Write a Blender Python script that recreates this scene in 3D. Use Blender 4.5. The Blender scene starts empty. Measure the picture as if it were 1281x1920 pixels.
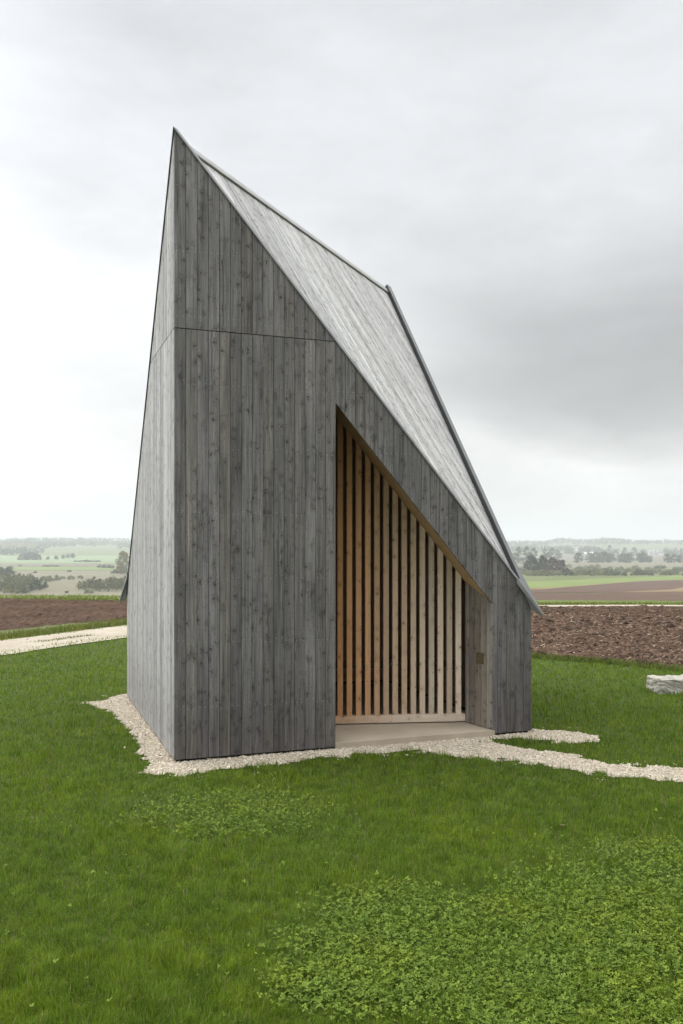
import bpy, math, random
import numpy as np
from mathutils import Vector
R = math.radians
rng = np.random.default_rng(7)
random.seed(7)
SC = bpy.context.scene
COL = SC.collection

# ------------------------------------------------------------------ camera
F, CX, HV, EYE = 1638.0, 640.5, 1029.0, 2.03      # focal length in photo pixels, principal column, horizon row, eye height
cd = bpy.data.cameras.new("camera"); cam = bpy.data.objects.new("camera", cd); COL.objects.link(cam)
cam.location = (0, 0, EYE); cam.rotation_euler = (R(90), 0, 0)
cd.sensor_fit = 'HORIZONTAL'; cd.sensor_width = 36; cd.lens = 36 * F / 1281.0
cd.shift_y = (HV - 960) / 1281.0
cd.clip_start = 0.1; cd.clip_end = 20000
SC.camera = cam
SC.view_settings.view_transform = 'Standard'; SC.view_settings.look = 'None'
SC.view_settings.exposure = 0.14; SC.view_settings.gamma = 1.0
SC.view_settings.use_curve_mapping = False
SC.cycles.use_denoising = True
SC.cycles.max_bounces = 8; SC.cycles.diffuse_bounces = 4; SC.cycles.transparent_max_bounces = 8
SC.cycles.volume_bounces = 1


class NT:
    """small helper to write node graphs as expressions"""
    def __init__(s, tree): s.t = tree
    def node(s, typ, **kw):
        n = s.t.nodes.new(typ)
        for k, v in kw.items(): setattr(n, k, v)
        return n
    def put(s, sock, v):
        if isinstance(v, bpy.types.NodeSocket): s.t.links.new(v, sock)
        elif v is not None: sock.default_value = v
    def m(s, op, a, b=None, c=None, clamp=False):
        n = s.node('ShaderNodeMath', operation=op, use_clamp=clamp)
        for i, v in enumerate((a, b, c)):
            if v is not None: s.put(n.inputs[i], v)
        return n.outputs[0]
    def add(s, a, b): return s.m('ADD', a, b)
    def mul(s, a, b): return s.m('MULTIPLY', a, b)
    def step(s, x, lo, hi, a=0.0, b=1.0):
        n = s.node('ShaderNodeMapRange', interpolation_type='SMOOTHSTEP')
        for i, v in enumerate((x, lo, hi, a, b)): s.put(n.inputs[i], v)
        return n.outputs[0]
    def lin(s, x, lo, hi, a=0.0, b=1.0):
        n = s.node('ShaderNodeMapRange')
        for i, v in enumerate((x, lo, hi, a, b)): s.put(n.inputs[i], v)
        return n.outputs[0]
    def xyz(s, x, y, z=0.0):
        n = s.node('ShaderNodeCombineXYZ')
        for i, v in enumerate((x, y, z)): s.put(n.inputs[i], v)
        return n.outputs[0]
    def sep(s, v):
        n = s.node('ShaderNodeSeparateXYZ'); s.put(n.inputs[0], v); return n.outputs
    def noise(s, vec, scale, detail=4, rough=0.55, dist=0.0, dims='3D'):
        n = s.node('ShaderNodeTexNoise', noise_dimensions=dims)
        s.put(n.inputs['Vector'], vec); n.inputs['Scale'].default_value = scale
        n.inputs['Detail'].default_value = detail; n.inputs['Roughness'].default_value = rough
        n.inputs['Distortion'].default_value = dist
        return n.outputs[0]
    def mix(s, f, a, b, blend='MIX'):
        n = s.node('ShaderNodeMix', data_type='RGBA', blend_type=blend)
        s.put(n.inputs[0], f)
        for i, v in ((6, a), (7, b)):
            s.put(n.inputs[i], v if isinstance(v, bpy.types.NodeSocket) else (v[0], v[1], v[2], 1))
        return n.outputs[2]
    def scale(s, col, f):
        n = s.node('ShaderNodeVectorMath', operation='SCALE'); s.put(n.inputs[0], col); s.put(n.inputs[3], f)
        return n.outputs[0]
    def attr(s, name, out='Fac'):
        n = s.node('ShaderNodeAttribute', attribute_name=name); return n.outputs[out]
    def bump(s, h, strength, dist):
        n = s.node('ShaderNodeBump'); n.inputs['Strength'].default_value = strength
        n.inputs['Distance'].default_value = dist; s.put(n.inputs['Height'], h); return n.outputs[0]


# ------------------------------------------------------------------ overcast sky and soft sun
SUN_EL, SUN_AZ = 42.0, 292.0          # compass degrees clockwise from +Y: the bright part of the cloud is to the left
w = bpy.data.worlds.new("World"); SC.world = w; w.use_nodes = True
wt = w.node_tree; wt.nodes.clear(); n = NT(wt)
out = n.node('ShaderNodeOutputWorld'); bg = n.node('ShaderNodeBackground')
bg.inputs['Strength'].default_value = 0.1
wt.links.new(bg.outputs[0], out.inputs[0])
sky = n.node('ShaderNodeTexSky', sky_type='NISHITA', sun_disc=False)
sky.sun_elevation = R(SUN_EL); sky.sun_rotation = R(SUN_AZ)
d = n.node('ShaderNodeTexCoord').outputs['Generated']
dx, dy, dz = n.sep(d)
# cloud layer brightness by height above the horizon, then cloud shapes
ramp = n.node('ShaderNodeValToRGB'); ramp.color_ramp.interpolation = 'EASE'
els = ramp.color_ramp.elements
els[0].position = 0.0; els[0].color = (0.76, 0.765, 0.76, 1)
els[1].position = 1.0; els[1].color = (3.3, 3.3, 3.32, 1)
for p, c in ((0.10, (0.84, 0.838, 0.825)), (0.24, (0.80, 0.805, 0.815)), (0.40, (0.74, 0.755, 0.775)), (0.54, (0.72, 0.74, 0.76)), (0.72, (2.3, 2.31, 2.34))):
    e = els.new(p); e.color = (*c, 1)
n.put(ramp.inputs[0], dz)
flat = n.xyz(dx, dy, n.mul(dz, 2.6))
warp = n.noise(flat, 2.2, 5, 0.55)
big = n.noise(n.xyz(n.add(dx, n.mul(warp, 0.35)), dy, n.mul(dz, 2.4)), 2.6, 6, 0.52)
bright = n.add(n.lin(big, 0.3, 0.7, 0.87, 1.08), n.mul(n.m('SUBTRACT', n.noise(n.xyz(n.add(n.mul(dx, 1.2), n.mul(warp, 0.3)), dy, n.mul(dz, 3.0)), 5.0, 7, 0.56), 0.5), 0.34))
# the long dark cloud bank over the right, its base at ten degrees
wz = n.add(dz, n.mul(n.m('SUBTRACT', warp, 0.5), 0.16))
wx = n.add(dx, n.mul(n.m('SUBTRACT', big, 0.5), 0.35))
bank = n.mul(n.mul(n.step(wz, 0.115, 0.19), n.step(wz, 0.38, 0.20)), n.step(wx, -0.02, 0.22))
bank2 = n.mul(n.mul(n.step(wz, 0.095, 0.13), n.step(wz, 0.19, 0.14)), n.step(wx, 0.10, 0.24))
dark = n.m('SUBTRACT', 1.0, n.add(n.mul(bank, 0.43), n.mul(bank2, 0.24)))
left = n.add(n.step(dx, 0.12, -0.2, 0.97, 1.07), n.mul(n.step(dx, -0.15, -0.95), 1.3))
front = n.step(dy, -0.55, 0.35, 0.85, 1.0)         # unseen sky behind the camera, dimmed to keep the facade dark
cl = n.scale(n.scale(ramp.outputs[0], n.mul(bright, dark)), n.mul(n.mul(left, front), 10.0))
n.put(bg.inputs[0], n.mix(0.96, sky.outputs[0], cl))

ld = bpy.data.lights.new("sun", 'SUN'); sun = bpy.data.objects.new("sun", ld); COL.objects.link(sun)
ld.energy = 1.3; ld.angle = R(30); ld.color = (1.0, 0.96, 0.90)
sd = Vector((math.sin(R(SUN_AZ)) * math.cos(R(SUN_EL)), math.cos(R(SUN_AZ)) * math.cos(R(SUN_EL)), math.sin(R(SUN_EL))))
sun.rotation_euler = sd.to_track_quat('Z', 'Y').to_euler()


# ------------------------------------------------------------------ helpers
def tag(o, label=None, cat=None, group=None, kind=None):
    if label: o['label'] = label
    if cat: o['category'] = cat
    if group: o['group'] = group
    if kind: o['kind'] = kind
    return o

def empty(name, loc, label, cat, group=None):
    o = bpy.data.objects.new(name, None); COL.objects.link(o); o.location = loc
    o.empty_display_size = 0.2
    return tag(o, label, cat, group)

def mesh(name, V, polys, mat, parent=None, uv=None, attrs=None, smooth=False):
    """V (n,3); polys: list of (k,m) index arrays, one per polygon size; uv per loop in the same order; attrs: name -> per face"""
    V = np.asarray(V, dtype=np.float32)
    me = bpy.data.meshes.new(name)
    me.vertices.add(len(V)); me.vertices.foreach_set('co', V.ravel())
    polys = [np.asarray(p, dtype=np.int32) for p in polys if len(p)]
    nl = sum(p.size for p in polys); nf = sum(len(p) for p in polys)
    me.loops.add(nl); me.polygons.add(nf)
    me.loops.foreach_set('vertex_index', np.concatenate([p.ravel() for p in polys]))
    sizes = np.concatenate([np.full(len(p), p.shape[1], dtype=np.int32) for p in polys])
    me.polygons.foreach_set('loop_start', np.concatenate([[0], np.cumsum(sizes)[:-1]]).astype(np.int32))
    me.polygons.foreach_set('use_smooth', np.full(nf, bool(smooth)))
    if uv is not None:
        l = me.uv_layers.new(name='UVMap'); l.data.foreach_set('uv', np.asarray(uv, dtype=np.float32).ravel())
    for k, a in (attrs or {}).items():
        at_ = me.attributes.new(k, 'FLOAT', 'FACE'); at_.data.foreach_set('value', np.asarray(a, dtype=np.float32))
    me.update(calc_edges=True); me.validate()
    if mat: me.materials.append(mat)
    o = bpy.data.objects.new(name, me); COL.objects.link(o)
    if parent: o.parent = parent
    return o

class MB:
    """collects convex prisms; builds one mesh"""
    def __init__(s): s.v = []; s.f4 = []; s.uv4 = []; s.b = []; s.w = []
    def prism(s, top, bot, uvt=None, bid=0.0, wx=0.0):
        """two loops of four 3-D points; uvt: uv of the loop's corners"""
        i = len(s.v); s.v += [tuple(p) for p in top] + [tuple(p) for p in bot]
        if uvt is None: uvt = [(0, 0), (1, 0), (1, 1), (0, 1)]
        fs = [(0, 1, 2, 3), (7, 6, 5, 4)] + [(k, k + 4, (k + 1) % 4 + 4, (k + 1) % 4) for k in range(4)]
        for f in fs:
            s.f4.append([i + k for k in f]); s.uv4 += [uvt[k % 4] for k in f]; s.b.append(bid); s.w.append(wx)
    def box(s, c, sx, sy, sz, ax=(1, 0, 0), ay=(0, 1, 0), az=(0, 0, 1), bid=0.0, wx=0.0):
        c, ax, ay, az = map(np.array, (c, ax, ay, az))
        q = [(-1, -1), (1, -1), (1, 1), (-1, 1)]
        hi = [c + ax * a * sx / 2 + ay * b * sy / 2 + az * sz / 2 for a, b in q]
        lo = [c + ax * a * sx / 2 + ay * b * sy / 2 - az * sz / 2 for a, b in q]
        s.prism(hi, lo, [(a * sx / 2, b * sy / 2) for a, b in q], bid, wx)
    def build(s, name, mat, parent=None):
        return mesh(name, np.array(s.v), [np.array(s.f4)], mat, parent, s.uv4, {'bid': s.b, 'wx': s.w})

def hash2(ix, iy, seed):
    h = (ix.astype(np.int64) * 374761393 + iy.astype(np.int64) * 668265263 + seed * 1442695041) & 0x7fffffff
    h = ((h ^ (h >> 13)) * 1274126177) & 0x7fffffff
    return ((h ^ (h >> 16)) & 0xffff) / 65535.0

def vnoise(x, y, scale, seed=0):
    x = np.asarray(x, float) * scale; y = np.asarray(y, float) * scale
    ix = np.floor(x); iy = np.floor(y); fx = x - ix; fy = y - iy
    fx = fx * fx * (3 - 2 * fx); fy = fy * fy * (3 - 2 * fy)
    a = hash2(ix, iy, seed); b = hash2(ix + 1, iy, seed); c = hash2(ix, iy + 1, seed); e = hash2(ix + 1, iy + 1, seed)
    return (a * (1 - fx) + b * fx) * (1 - fy) + (c * (1 - fx) + e * fx) * fy

def fbm(x, y, scale, seed=0, octv=4):
    t = 0; a = 0.5
    for k in range(octv):
        t = t + a * vnoise(x, y, scale * 2 ** k, seed + k * 17); a *= 0.5
    return t / 0.94

def sstep(x, a, b):
    t = np.clip((np.asarray(x, float) - a) / (b - a), 0, 1); return t * t * (3 - 2 * t)

# ------------------------------------------------------------------ the lie of the land
PL = np.array([[-200, 0], [36, 0], [60, -1.2], [250, -17.5], [450, -18], [800, -18], [1000, -17], [1500, -12], [2000, 0], [2600, 16], [3200, 30], [4200, 36], [9000, 30]], float)
PR = np.array([[-200, 0], [31, 0], [67, -1.9], [215, -8], [322, -10.2], [450, -12.5], [600, -16], [800, -18], [1400, -16], [1900, -12], [2500, 2], [3200, 18], [4200, 24], [9000, 20]], float)
def height(x, y):
    x = np.asarray(x, float); y = np.asarray(y, float)
    wgt = sstep(x / np.maximum(y, 8), -0.2, 0.2)
    h = np.interp(y, PL[:, 0], PL[:, 1]) * (1 - wgt) + np.interp(y, PR[:, 0], PR[:, 1]) * wgt
    far = sstep(y, 1800, 3200)
    an = x / np.maximum(y, 50)
    h = h + sstep(y, 2600, 3900) * (18 * np.exp(-((an - 0.253) / 0.014) ** 2) + 17 * np.exp(-((an - 0.308) / 0.022) ** 2) + 30 * np.exp(-((an - 0.43) / 0.05) ** 2))
    h = h + far * (fbm(x, y * 0.3, 1 / 420.0, 5) - 0.5) * 36
    return h + 0.03 * sstep(y, 3, 6) * (fbm(x, y, 0.45, 3, 2) - 0.5) * (1 - sstep(y, 40, 60)) * (1 - np.exp(-(((x - 0.3) / 3.6) ** 2 + ((y - 10.6) / 3.6) ** 2) ** 2))

_Y = np.geomspace(2.5, 6000, 2600)
def at(u, v):
    """the ground point seen at photo pixel (u, v)"""
    x = (u - CX) / F * _Y; zr = EYE - (v - HV) / F * _Y
    k = np.nonzero(zr < height(x, _Y))[0]
    y = _Y[k[0]] if len(k) else _Y[-1]
    lo, hi = (_Y[max(k[0] - 1, 0)], y) if len(k) else (y, y)
    for _ in range(25):
        mid = (lo + hi) / 2
        if EYE - (v - HV) / F * mid < float(height((u - CX) / F * mid, mid)): hi = mid
        else: lo = mid
    return np.array([(u - CX) / F * hi, hi])
def flat(u, v):
    y = EYE * F / (v - HV); return ((u - CX) / F * y, y)

def inpoly(px, py, poly):
    inside = np.zeros(px.shape, bool); m = len(poly)
    for i in range(m):
        x1, y1 = poly[i]; x2, y2 = poly[(i + 1) % m]
        c = (y1 > py) != (y2 > py)
        with np.errstate(divide='ignore', invalid='ignore'):
            xi = (x2 - x1) * (py - y1) / (y2 - y1 if y2 != y1 else 1e-9) + x1
        inside ^= c & (px < xi)
    return inside

# ------------------------------------------------------------------ materials
def new_mat(name):
    m = bpy.data.materials.new(name); m.use_nodes = True
    t = m.node_tree; n = NT(t); b = t.nodes['Principled BSDF']
    return m, n, b

def wood_mat(name, dark, light, tint, knot=(0.045, 0.042, 0.04), knot_amt=1.0, spec=0.35, contrast=1.0, fresh=None, stain=0.0, split_amt=0.5, rough_amt=1.0, nails=False):
    m, n, b = new_mat(name)
    uvn = n.node('ShaderNodeUVMap', uv_map='UVMap').outputs[0]
    ux, uy, _ = n.sep(uvn)
    bid = n.attr('bid')
    ox = n.add(ux, n.mul(bid, 37.0)); oy = n.add(uy, n.mul(bid, 91.0))
    # knots: one jittered site per 12 cm cell, about half of them taken
    vor = n.node('ShaderNodeTexVoronoi', voronoi_dimensions='2D', feature='F1')
    vor.inputs['Scale'].default_value = 8.0
    n.put(vor.inputs['Vector'], n.xyz(n.add(ox, n.add(n.mul(n.noise(n.xyz(ox, oy), 60, 3), 0.012), n.mul(n.noise(n.xyz(n.mul(ox, 1.0), n.mul(oy, 2.2)), 18, 3), 0.022))), n.add(n.mul(oy, 0.8), n.mul(n.noise(n.xyz(n.add(ox, 9), oy), 26, 3), 0.02))))
    dist, vcol = vor.outputs['Distance'], vor.outputs['Color']
    cr, cg, cb = n.sep(vcol)
    take = n.step(cr, 0.36, 0.40)
    rad = n.mul(n.lin(cg, 0, 1, 0.035, 0.12), take)
    kn = n.mul(n.step(n.m('DIVIDE', dist, n.add(rad, 0.001)), 1.0, 0.55), n.mul(take, knot_amt))
    halo = n.mul(n.step(dist, 0.42, 0.05), take)
    # grain that bends round the knots
    bend = n.add(n.mul(n.noise(n.xyz(n.mul(ox, 3), n.mul(oy, 1.3)), 3.0, 2), 0.020), n.mul(halo, 0.012))
    gx = n.add(ox, bend)
    g1 = n.noise(n.xyz(n.mul(gx, 150), n.mul(oy, 2.2), n.mul(bid, 9)), 1.0, 4, 0.6)
    g2 = n.noise(n.xyz(n.mul(gx, 42), n.mul(oy, 0.9), n.mul(bid, 5)), 1.0, 3, 0.55)
    g3 = n.noise(n.xyz(n.mul(ox, 7), n.mul(oy, 1.1), n.mul(bid, 3)), 1.0, 3, 0.5)
    f = n.add(n.mul(g1, 0.40), n.add(n.mul(g2, 0.38), n.mul(g3, 0.32)))
    f = n.lin(f, 0.55 - 0.20 / contrast, 0.55 + 0.20 / contrast)
    col = n.mix(f, dark, light)
    r1 = n.m('FRACT', n.mul(bid, 17.31)); r2 = n.m('FRACT', n.mul(bid, 71.7))
    col = n.mix(n.mul(n.step(r1, 0.55, 1.0), 0.6), col, n.mix(1.0, col, tint, 'MULTIPLY'))
    col = n.scale(col, n.lin(r2, 0, 1, 0.78, 1.20))
    if fresh is not None:                       # sheltered slats keep the colour of new wood
        wx = n.attr('wx')
        warm = n.mix(f, fresh[0], fresh[1])
        warm = n.scale(warm, n.lin(r2, 0, 1, 0.88, 1.12))
        col = n.mix(wx, warm, col)
    if stain:                                   # splashed and darkened foot of the boards
        sp = n.mul(n.step(n.add(uy, n.mul(g3, -0.9)), 0.55, -0.42), stain)
        col = n.mix(sp, col, n.mix(1.0, col, (0.62, 0.60, 0.585), 'MULTIPLY'))
        drip = n.mul(n.step(n.noise(n.xyz(n.mul(ox, 22), n.mul(oy, 0.5)), 1.0, 3), 0.55, 0.72), 0.55)
        col = n.mix(drip, col, n.mix(1.0, col, (0.61, 0.60, 0.595), 'MULTIPLY'))
    # small pin knots, dark blotches, pale lifted fibres and pits
    v2 = n.node('ShaderNodeTexVoronoi', voronoi_dimensions='2D', feature='F1'); v2.inputs['Scale'].default_value = 15.0
    n.put(v2.inputs['Vector'], n.xyz(n.add(ox, 3.3), n.mul(oy, 0.7)))
    c2r, c2g, c2b = n.sep(v2.outputs['Color'])
    pin = n.mul(n.step(v2.outputs['Distance'], n.lin(c2g, 0, 1, 0.06, 0.13), 0.03), n.step(c2r, 0.62, 0.66))
    blot = n.mul(n.step(n.noise(n.xyz(n.mul(ox, 9), n.mul(oy, 6), n.mul(bid, 4)), 1.0, 4, 0.65), 0.53, 0.72), 0.75 * rough_amt)
    col = n.mix(blot, col, n.mix(1.0, col, (0.50, 0.49, 0.48), 'MULTIPLY'))
    fib = n.mul(n.step(n.noise(n.xyz(n.mul(gx, 95), n.mul(oy, 1.7), n.add(n.mul(bid, 6), 3)), 1.0, 3, 0.6), 0.57, 0.68), 0.75 * rough_amt)
    col = n.mix(fib, col, n.scale(light, 1.35) if isinstance(light, bpy.types.NodeSocket) else n.mix(1.0, col, (1.5, 1.48, 1.42), 'MULTIPLY'))
    pit = n.mul(n.step(n.noise(n.xyz(n.mul(ox, 170), n.mul(oy, 24), n.mul(bid, 8)), 1.0, 2, 0.5), 0.62, 0.70), 0.6 * rough_amt)
    col = n.mix(n.add(n.mul(pit, 0.7), n.mul(pin, 0.8)), col, knot)
    # whiskers of dark grain that sweep sideways off the knots
    whisk = n.mul(n.mul(n.step(n.noise(n.xyz(n.mul(ox, 26), n.mul(n.add(oy, n.mul(g3, 0.12)), 60), n.mul(bid, 2)), 1.0, 2, 0.5), 0.55, 0.70), halo), 0.75 * rough_amt)
    col = n.mix(whisk, col, knot)
    # splits along the grain
    split = n.step(n.noise(n.xyz(n.mul(gx, 210), n.mul(oy, 3.2), n.add(n.mul(bid, 5), 7)), 1.0, 1, 0.5), 0.71, 0.76)
    col = n.mix(n.mul(split, split_amt), col, knot)
    col = n.mix(n.mul(halo, 0.38), col, n.mix(1.0, col, (0.6, 0.58, 0.55), 'MULTIPLY'))
    col = n.mix(n.mul(kn, 0.85), col, knot)
    if nails:                                   # two nail heads per board in rows
        ry = n.m('ABSOLUTE', n.m('SUBTRACT', n.m('FRACT', n.m('DIVIDE', n.add(uy, n.add(0.42, n.mul(r1, 0.05))), 0.62)), 0.5))
        rx = n.m('ABSOLUTE', n.m('SUBTRACT', n.m('ABSOLUTE', n.add(ux, n.mul(n.m('SUBTRACT', r1, 0.5), 0.012))), 0.028))
        nl = n.mul(n.m('LESS_THAN', n.mul(ry, 0.62), 0.0045), n.m('LESS_THAN', rx, 0.0045))
        col = n.mix(n.mul(nl, 0.42), col, (0.45, 0.45, 0.44))
    n.put(b.inputs['Base Color'], col)
    n.put(b.inputs['Roughness'], n.lin(f, 0, 1, 0.75, 0.6))
    b.inputs['Specular IOR Level'].default_value = spec
    hgt = n.m('SUBTRACT', n.add(n.mul(g1, 0.6), n.mul(g2, 0.5)), n.add(n.mul(split, 0.6), n.mul(kn, 0.3)))
    n.put(b.inputs['Normal'], n.bump(hgt, 0.35, 0.004))
    return m

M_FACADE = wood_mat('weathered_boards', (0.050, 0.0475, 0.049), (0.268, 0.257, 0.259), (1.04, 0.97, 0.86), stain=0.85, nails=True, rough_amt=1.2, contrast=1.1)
M_SIDE = wood_mat('weathered_lit_side_boards', (0.17, 0.168, 0.17), (0.46, 0.457, 0.458), (1.02, 0.98, 0.92), contrast=0.9, stain=0.6)  # same weathered wood, coloured lighter to stand for light from the left
M_ROOF = wood_mat('silvered_skylit_roof_boards', (0.27, 0.268, 0.266), (0.70, 0.696, 0.686), (1.0, 0.96, 0.93), spec=0.5, knot=(0.07, 0.065, 0.06), split_amt=0.95, rough_amt=1.15)  # bleached wood, with the open sky's sheen painted into the pale tone
M_REVEAL = wood_mat('sheltered_boards', (0.10, 0.092, 0.080), (0.34, 0.315, 0.28), (1.05, 0.93, 0.78))
M_SLAT = wood_mat('slat_wood', (0.50, 0.415, 0.315), (0.74, 0.63, 0.51), (1.05, 0.95, 0.85), contrast=0.7, knot=(0.10, 0.05, 0.025), knot_amt=0.8, split_amt=0.3, rough_amt=0.4,
                  fresh=((0.44, 0.215, 0.085), (0.66, 0.36, 0.165)))
M_SOFFIT = wood_mat('soffit_wood', (0.46, 0.31, 0.165), (0.60, 0.42, 0.235), (1.0, 0.95, 0.9), contrast=0.6, knot=(0.2, 0.12, 0.055), knot_amt=0.4, split_amt=0.2, rough_amt=0.3)

def plain(name, col, rough=0.6, metal=0.0, var=0.12, scale=8.0, bump=0.0, spec=0.5):
    m, n, b = new_mat(name)
    p = n.node('ShaderNodeTexCoord').outputs['Object']
    f = n.noise(p, scale, 5, 0.6)
    n.put(b.inputs['Base Color'], n.mix(n.lin(f, 0.3, 0.7), [c * (1 - var) for c in col], [c * (1 + var) for c in col]))
    n.put(b.inputs['Roughness'], n.lin(f, 0.3, 0.7, rough - 0.08, rough + 0.08))
    b.inputs['Metallic'].default_value = metal; b.inputs['Specular IOR Level'].default_value = spec
    if bump: n.put(b.inputs['Normal'], n.bump(n.noise(p, scale * 6, 6, 0.65), bump, 0.01))
    return m
M_ZINC = plain('zinc_sheet', (0.205, 0.208, 0.21), 0.6, 0.25, 0.14, 5)
M_RIDGE = plain('pale_ridge_board', (0.42, 0.418, 0.41), 0.7, 0, 0.15, 6)
M_UPSTAND = plain('dark_upstand_sheet', (0.05, 0.052, 0.055), 0.6, 0.0, 0.2, 5)
M_BLACK = plain('black_membrane', (0.015, 0.014, 0.013), 0.9)
M_LINING = plain('interior_lining', (0.46, 0.29, 0.18), 0.8)
M_BARKW = plain('dark_rail_wood', (0.06, 0.04, 0.025), 0.8)
M_BRONZE = plain('bronze_plate', (0.15, 0.125, 0.07), 0.45, 0.5, 0.2, 20)
M_CONC = plain('concrete', (0.41, 0.35, 0.27), 0.85, 0, 0.13, 2.2, 0.25, 0.3)

# ------------------------------------------------------------------ the chapel
P0 = np.array([-1.583, 8.27]); D1 = np.array([0.939, 0.345]); D2 = np.array([-0.345, 0.939])
D1 = D1 / np.linalg.norm(D1); D2 = D2 / np.linalg.norm(D2)
L = 3.916; ZA = 5.99; K = 1.156; ZB = 0.03; JOINT = 4.095
UP = np.array([0, 0, 1.0]); E1 = np.array([*D1, 0]); E2 = np.array([*D2, 0])
def P(t, s, z):
    q = P0 + t * D1 + s * D2; return np.array([q[0], q[1], z + ZB])
c0 = P(L / 2, L / 2, -ZB)
chapel = empty('chapel', c0, 'tall pointed timber chapel clad in weathered grey boards with a slatted porch', 'chapel')
def adopt(o):                                   # children keep their world place
    o.parent = chapel; o.location = (-c0[0], -c0[1], -c0[2]); return o

TH = 0.024
def wall_boards(name, mat, along, outn, origin, length, strips, hole=None, seed=0, wxf=None):
    """vertical boards on a wall: along/outn unit vectors, strips: board edges, top falls with slope K from the high end"""
    mb = MB(); r = random.Random(seed)
    for a, c in zip(strips[:-1], strips[1:]):
        g = 0.0022
        x0, x1 = a + g, c - g
        zt = lambda x: ZA - 0.014 - K * x
        segs = []
        if hole and a >= hole[0] - 1e-4 and c <= hole[1] + 1e-4:
            lo = lambda x: hole[2] - hole[3] * (x - hole[0])
        else:
            lo = lambda x: 0.0
        jz = JOINT
        if zt(x0) > jz + 0.02 and lo(x0) < jz:
            segs.append((lo, lambda x: min(jz - 0.004, zt(x)))); segs.append((lambda x: jz + 0.004, zt))
        else:
            segs.append((lo, zt))
        for zl, zu in segs:
            if zu(x0) - zl(x0) < 0.01: continue
            b1 = r.random()
            xe = x1
            if zu(x1) < zl(x1) + 0.001:         # the board runs out to a point at the sloping edge
                xe = x0 + (zu(x0) - zl(x0)) / K * 0.98
            d = r.uniform(-0.0012, 0.0012)
            q = [(x0, zl(x0)), (xe, zl(xe)), (xe, max(zu(xe), zl(xe) + 0.001)), (x0, zu(x0))]
            xm = (a + c) / 2
            top = [origin + along * x + UP * (z + ZB) + outn * d for x, z in q]
            bot = [p - outn * (TH + d) for p in top]
            mb.prism(top, bot, [(x - xm, z) for x, z in q], b1)
    return mb.build(name, mat)

H0, H1, HZ, HK = 1.623, 3.428, 3.477, 1.149      # porch opening: left jamb, right jamb, apex height, slope
st = list(np.linspace(0, H0, 16)) + list(np.linspace(H0, H1, 18))[1:] + [3.49, 3.60, 3.708, 3.815, L]
O3 = np.array([P0[0], P0[1], 0])
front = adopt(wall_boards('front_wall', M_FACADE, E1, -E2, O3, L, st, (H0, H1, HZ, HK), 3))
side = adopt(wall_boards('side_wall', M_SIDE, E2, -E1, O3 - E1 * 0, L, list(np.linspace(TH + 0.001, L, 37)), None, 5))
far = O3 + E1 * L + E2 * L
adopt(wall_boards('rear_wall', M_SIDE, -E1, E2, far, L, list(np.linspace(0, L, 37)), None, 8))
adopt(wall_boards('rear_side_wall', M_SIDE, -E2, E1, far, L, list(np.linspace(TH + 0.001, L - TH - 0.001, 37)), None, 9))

# black membrane behind the boards, cut round the porch, and the lining inside
mb = MB()
def slab(mb, quad, s0, s1, fn):
    top = [fn(x, s0, z) for x, z in quad]; bot = [fn(x, s1, z) for x, z in quad]
    mb.prism(top, bot, quad)
zt = lambda x: ZA - 0.10 - K * x
ff = lambda x, s, z: P(x, s, z)
slab(mb, [(0.03, -0.025), (H0 - 0.006, -0.025), (H0 - 0.006, zt(H0)), (0.03, zt(0.03))], 0.026, 0.10, ff)
slab(mb, [(H0 - 0.004, HZ + 0.075), (H1, HZ - HK * (H1 - H0) + 0.075), (H1, zt(H1)), (H0 - 0.004, zt(H0))], 0.026, 0.10, ff)
slab(mb, [(H1 + 0.03, -0.025), (L - 0.03, -0.025), (L - 0.03, zt(L - 0.03)), (H1 + 0.03, zt(H1 + 0.03))], 0.026, 0.10, ff)
gs = lambda x, s, z: P(s, x, z)
slab(mb, [(0.11, -0.025), (L - 0.03, -0.025), (L - 0.03, zt(L - 0.03)), (0.11, zt(0.11))], 0.026, 0.10, gs)
slab(mb, [(0.03, -0.025), (L - 0.03, -0.025), (L - 0.03, zt(L - 0.03)), (0.03, zt(0.03))], 0.026, 0.10, lambda x, s, z: P(L - x, L - s, z))
slab(mb, [(0.11, -0.025), (L - 0.11, -0.025), (L - 0.11, zt(L - 0.11)), (0.11, zt(0.11))], 0.026, 0.10, lambda x, s, z: P(L - s, L - x, z))
adopt(mb.build('wall_core', M_BLACK))
mb = MB()
slab(mb, [(0.13, 0.03), (L - 0.13, 0.03), (L - 0.13, zt(L - 0.13) - 0.1), (0.13, zt(0.13) - 0.1)], 0.105, 0.12, lambda x, s, z: P(L - x, L - s, z))
slab(mb, [(0.13, 0.03), (L - 0.13, 0.03), (L - 0.13, zt(L - 0.13) - 0.1), (0.13, zt(0.13) - 0.1)], 0.105, 0.12, lambda x, s, z: P(L - s, L - x, z))
slab(mb, [(0.13, 0.03), (L - 0.13, 0.03), (L - 0.13, zt(L - 0.13) - 0.1), (0.13, zt(0.13) - 0.1)], 0.105, 0.12, gs)
adopt(mb.build('interior_panel', M_LINING))

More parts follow.
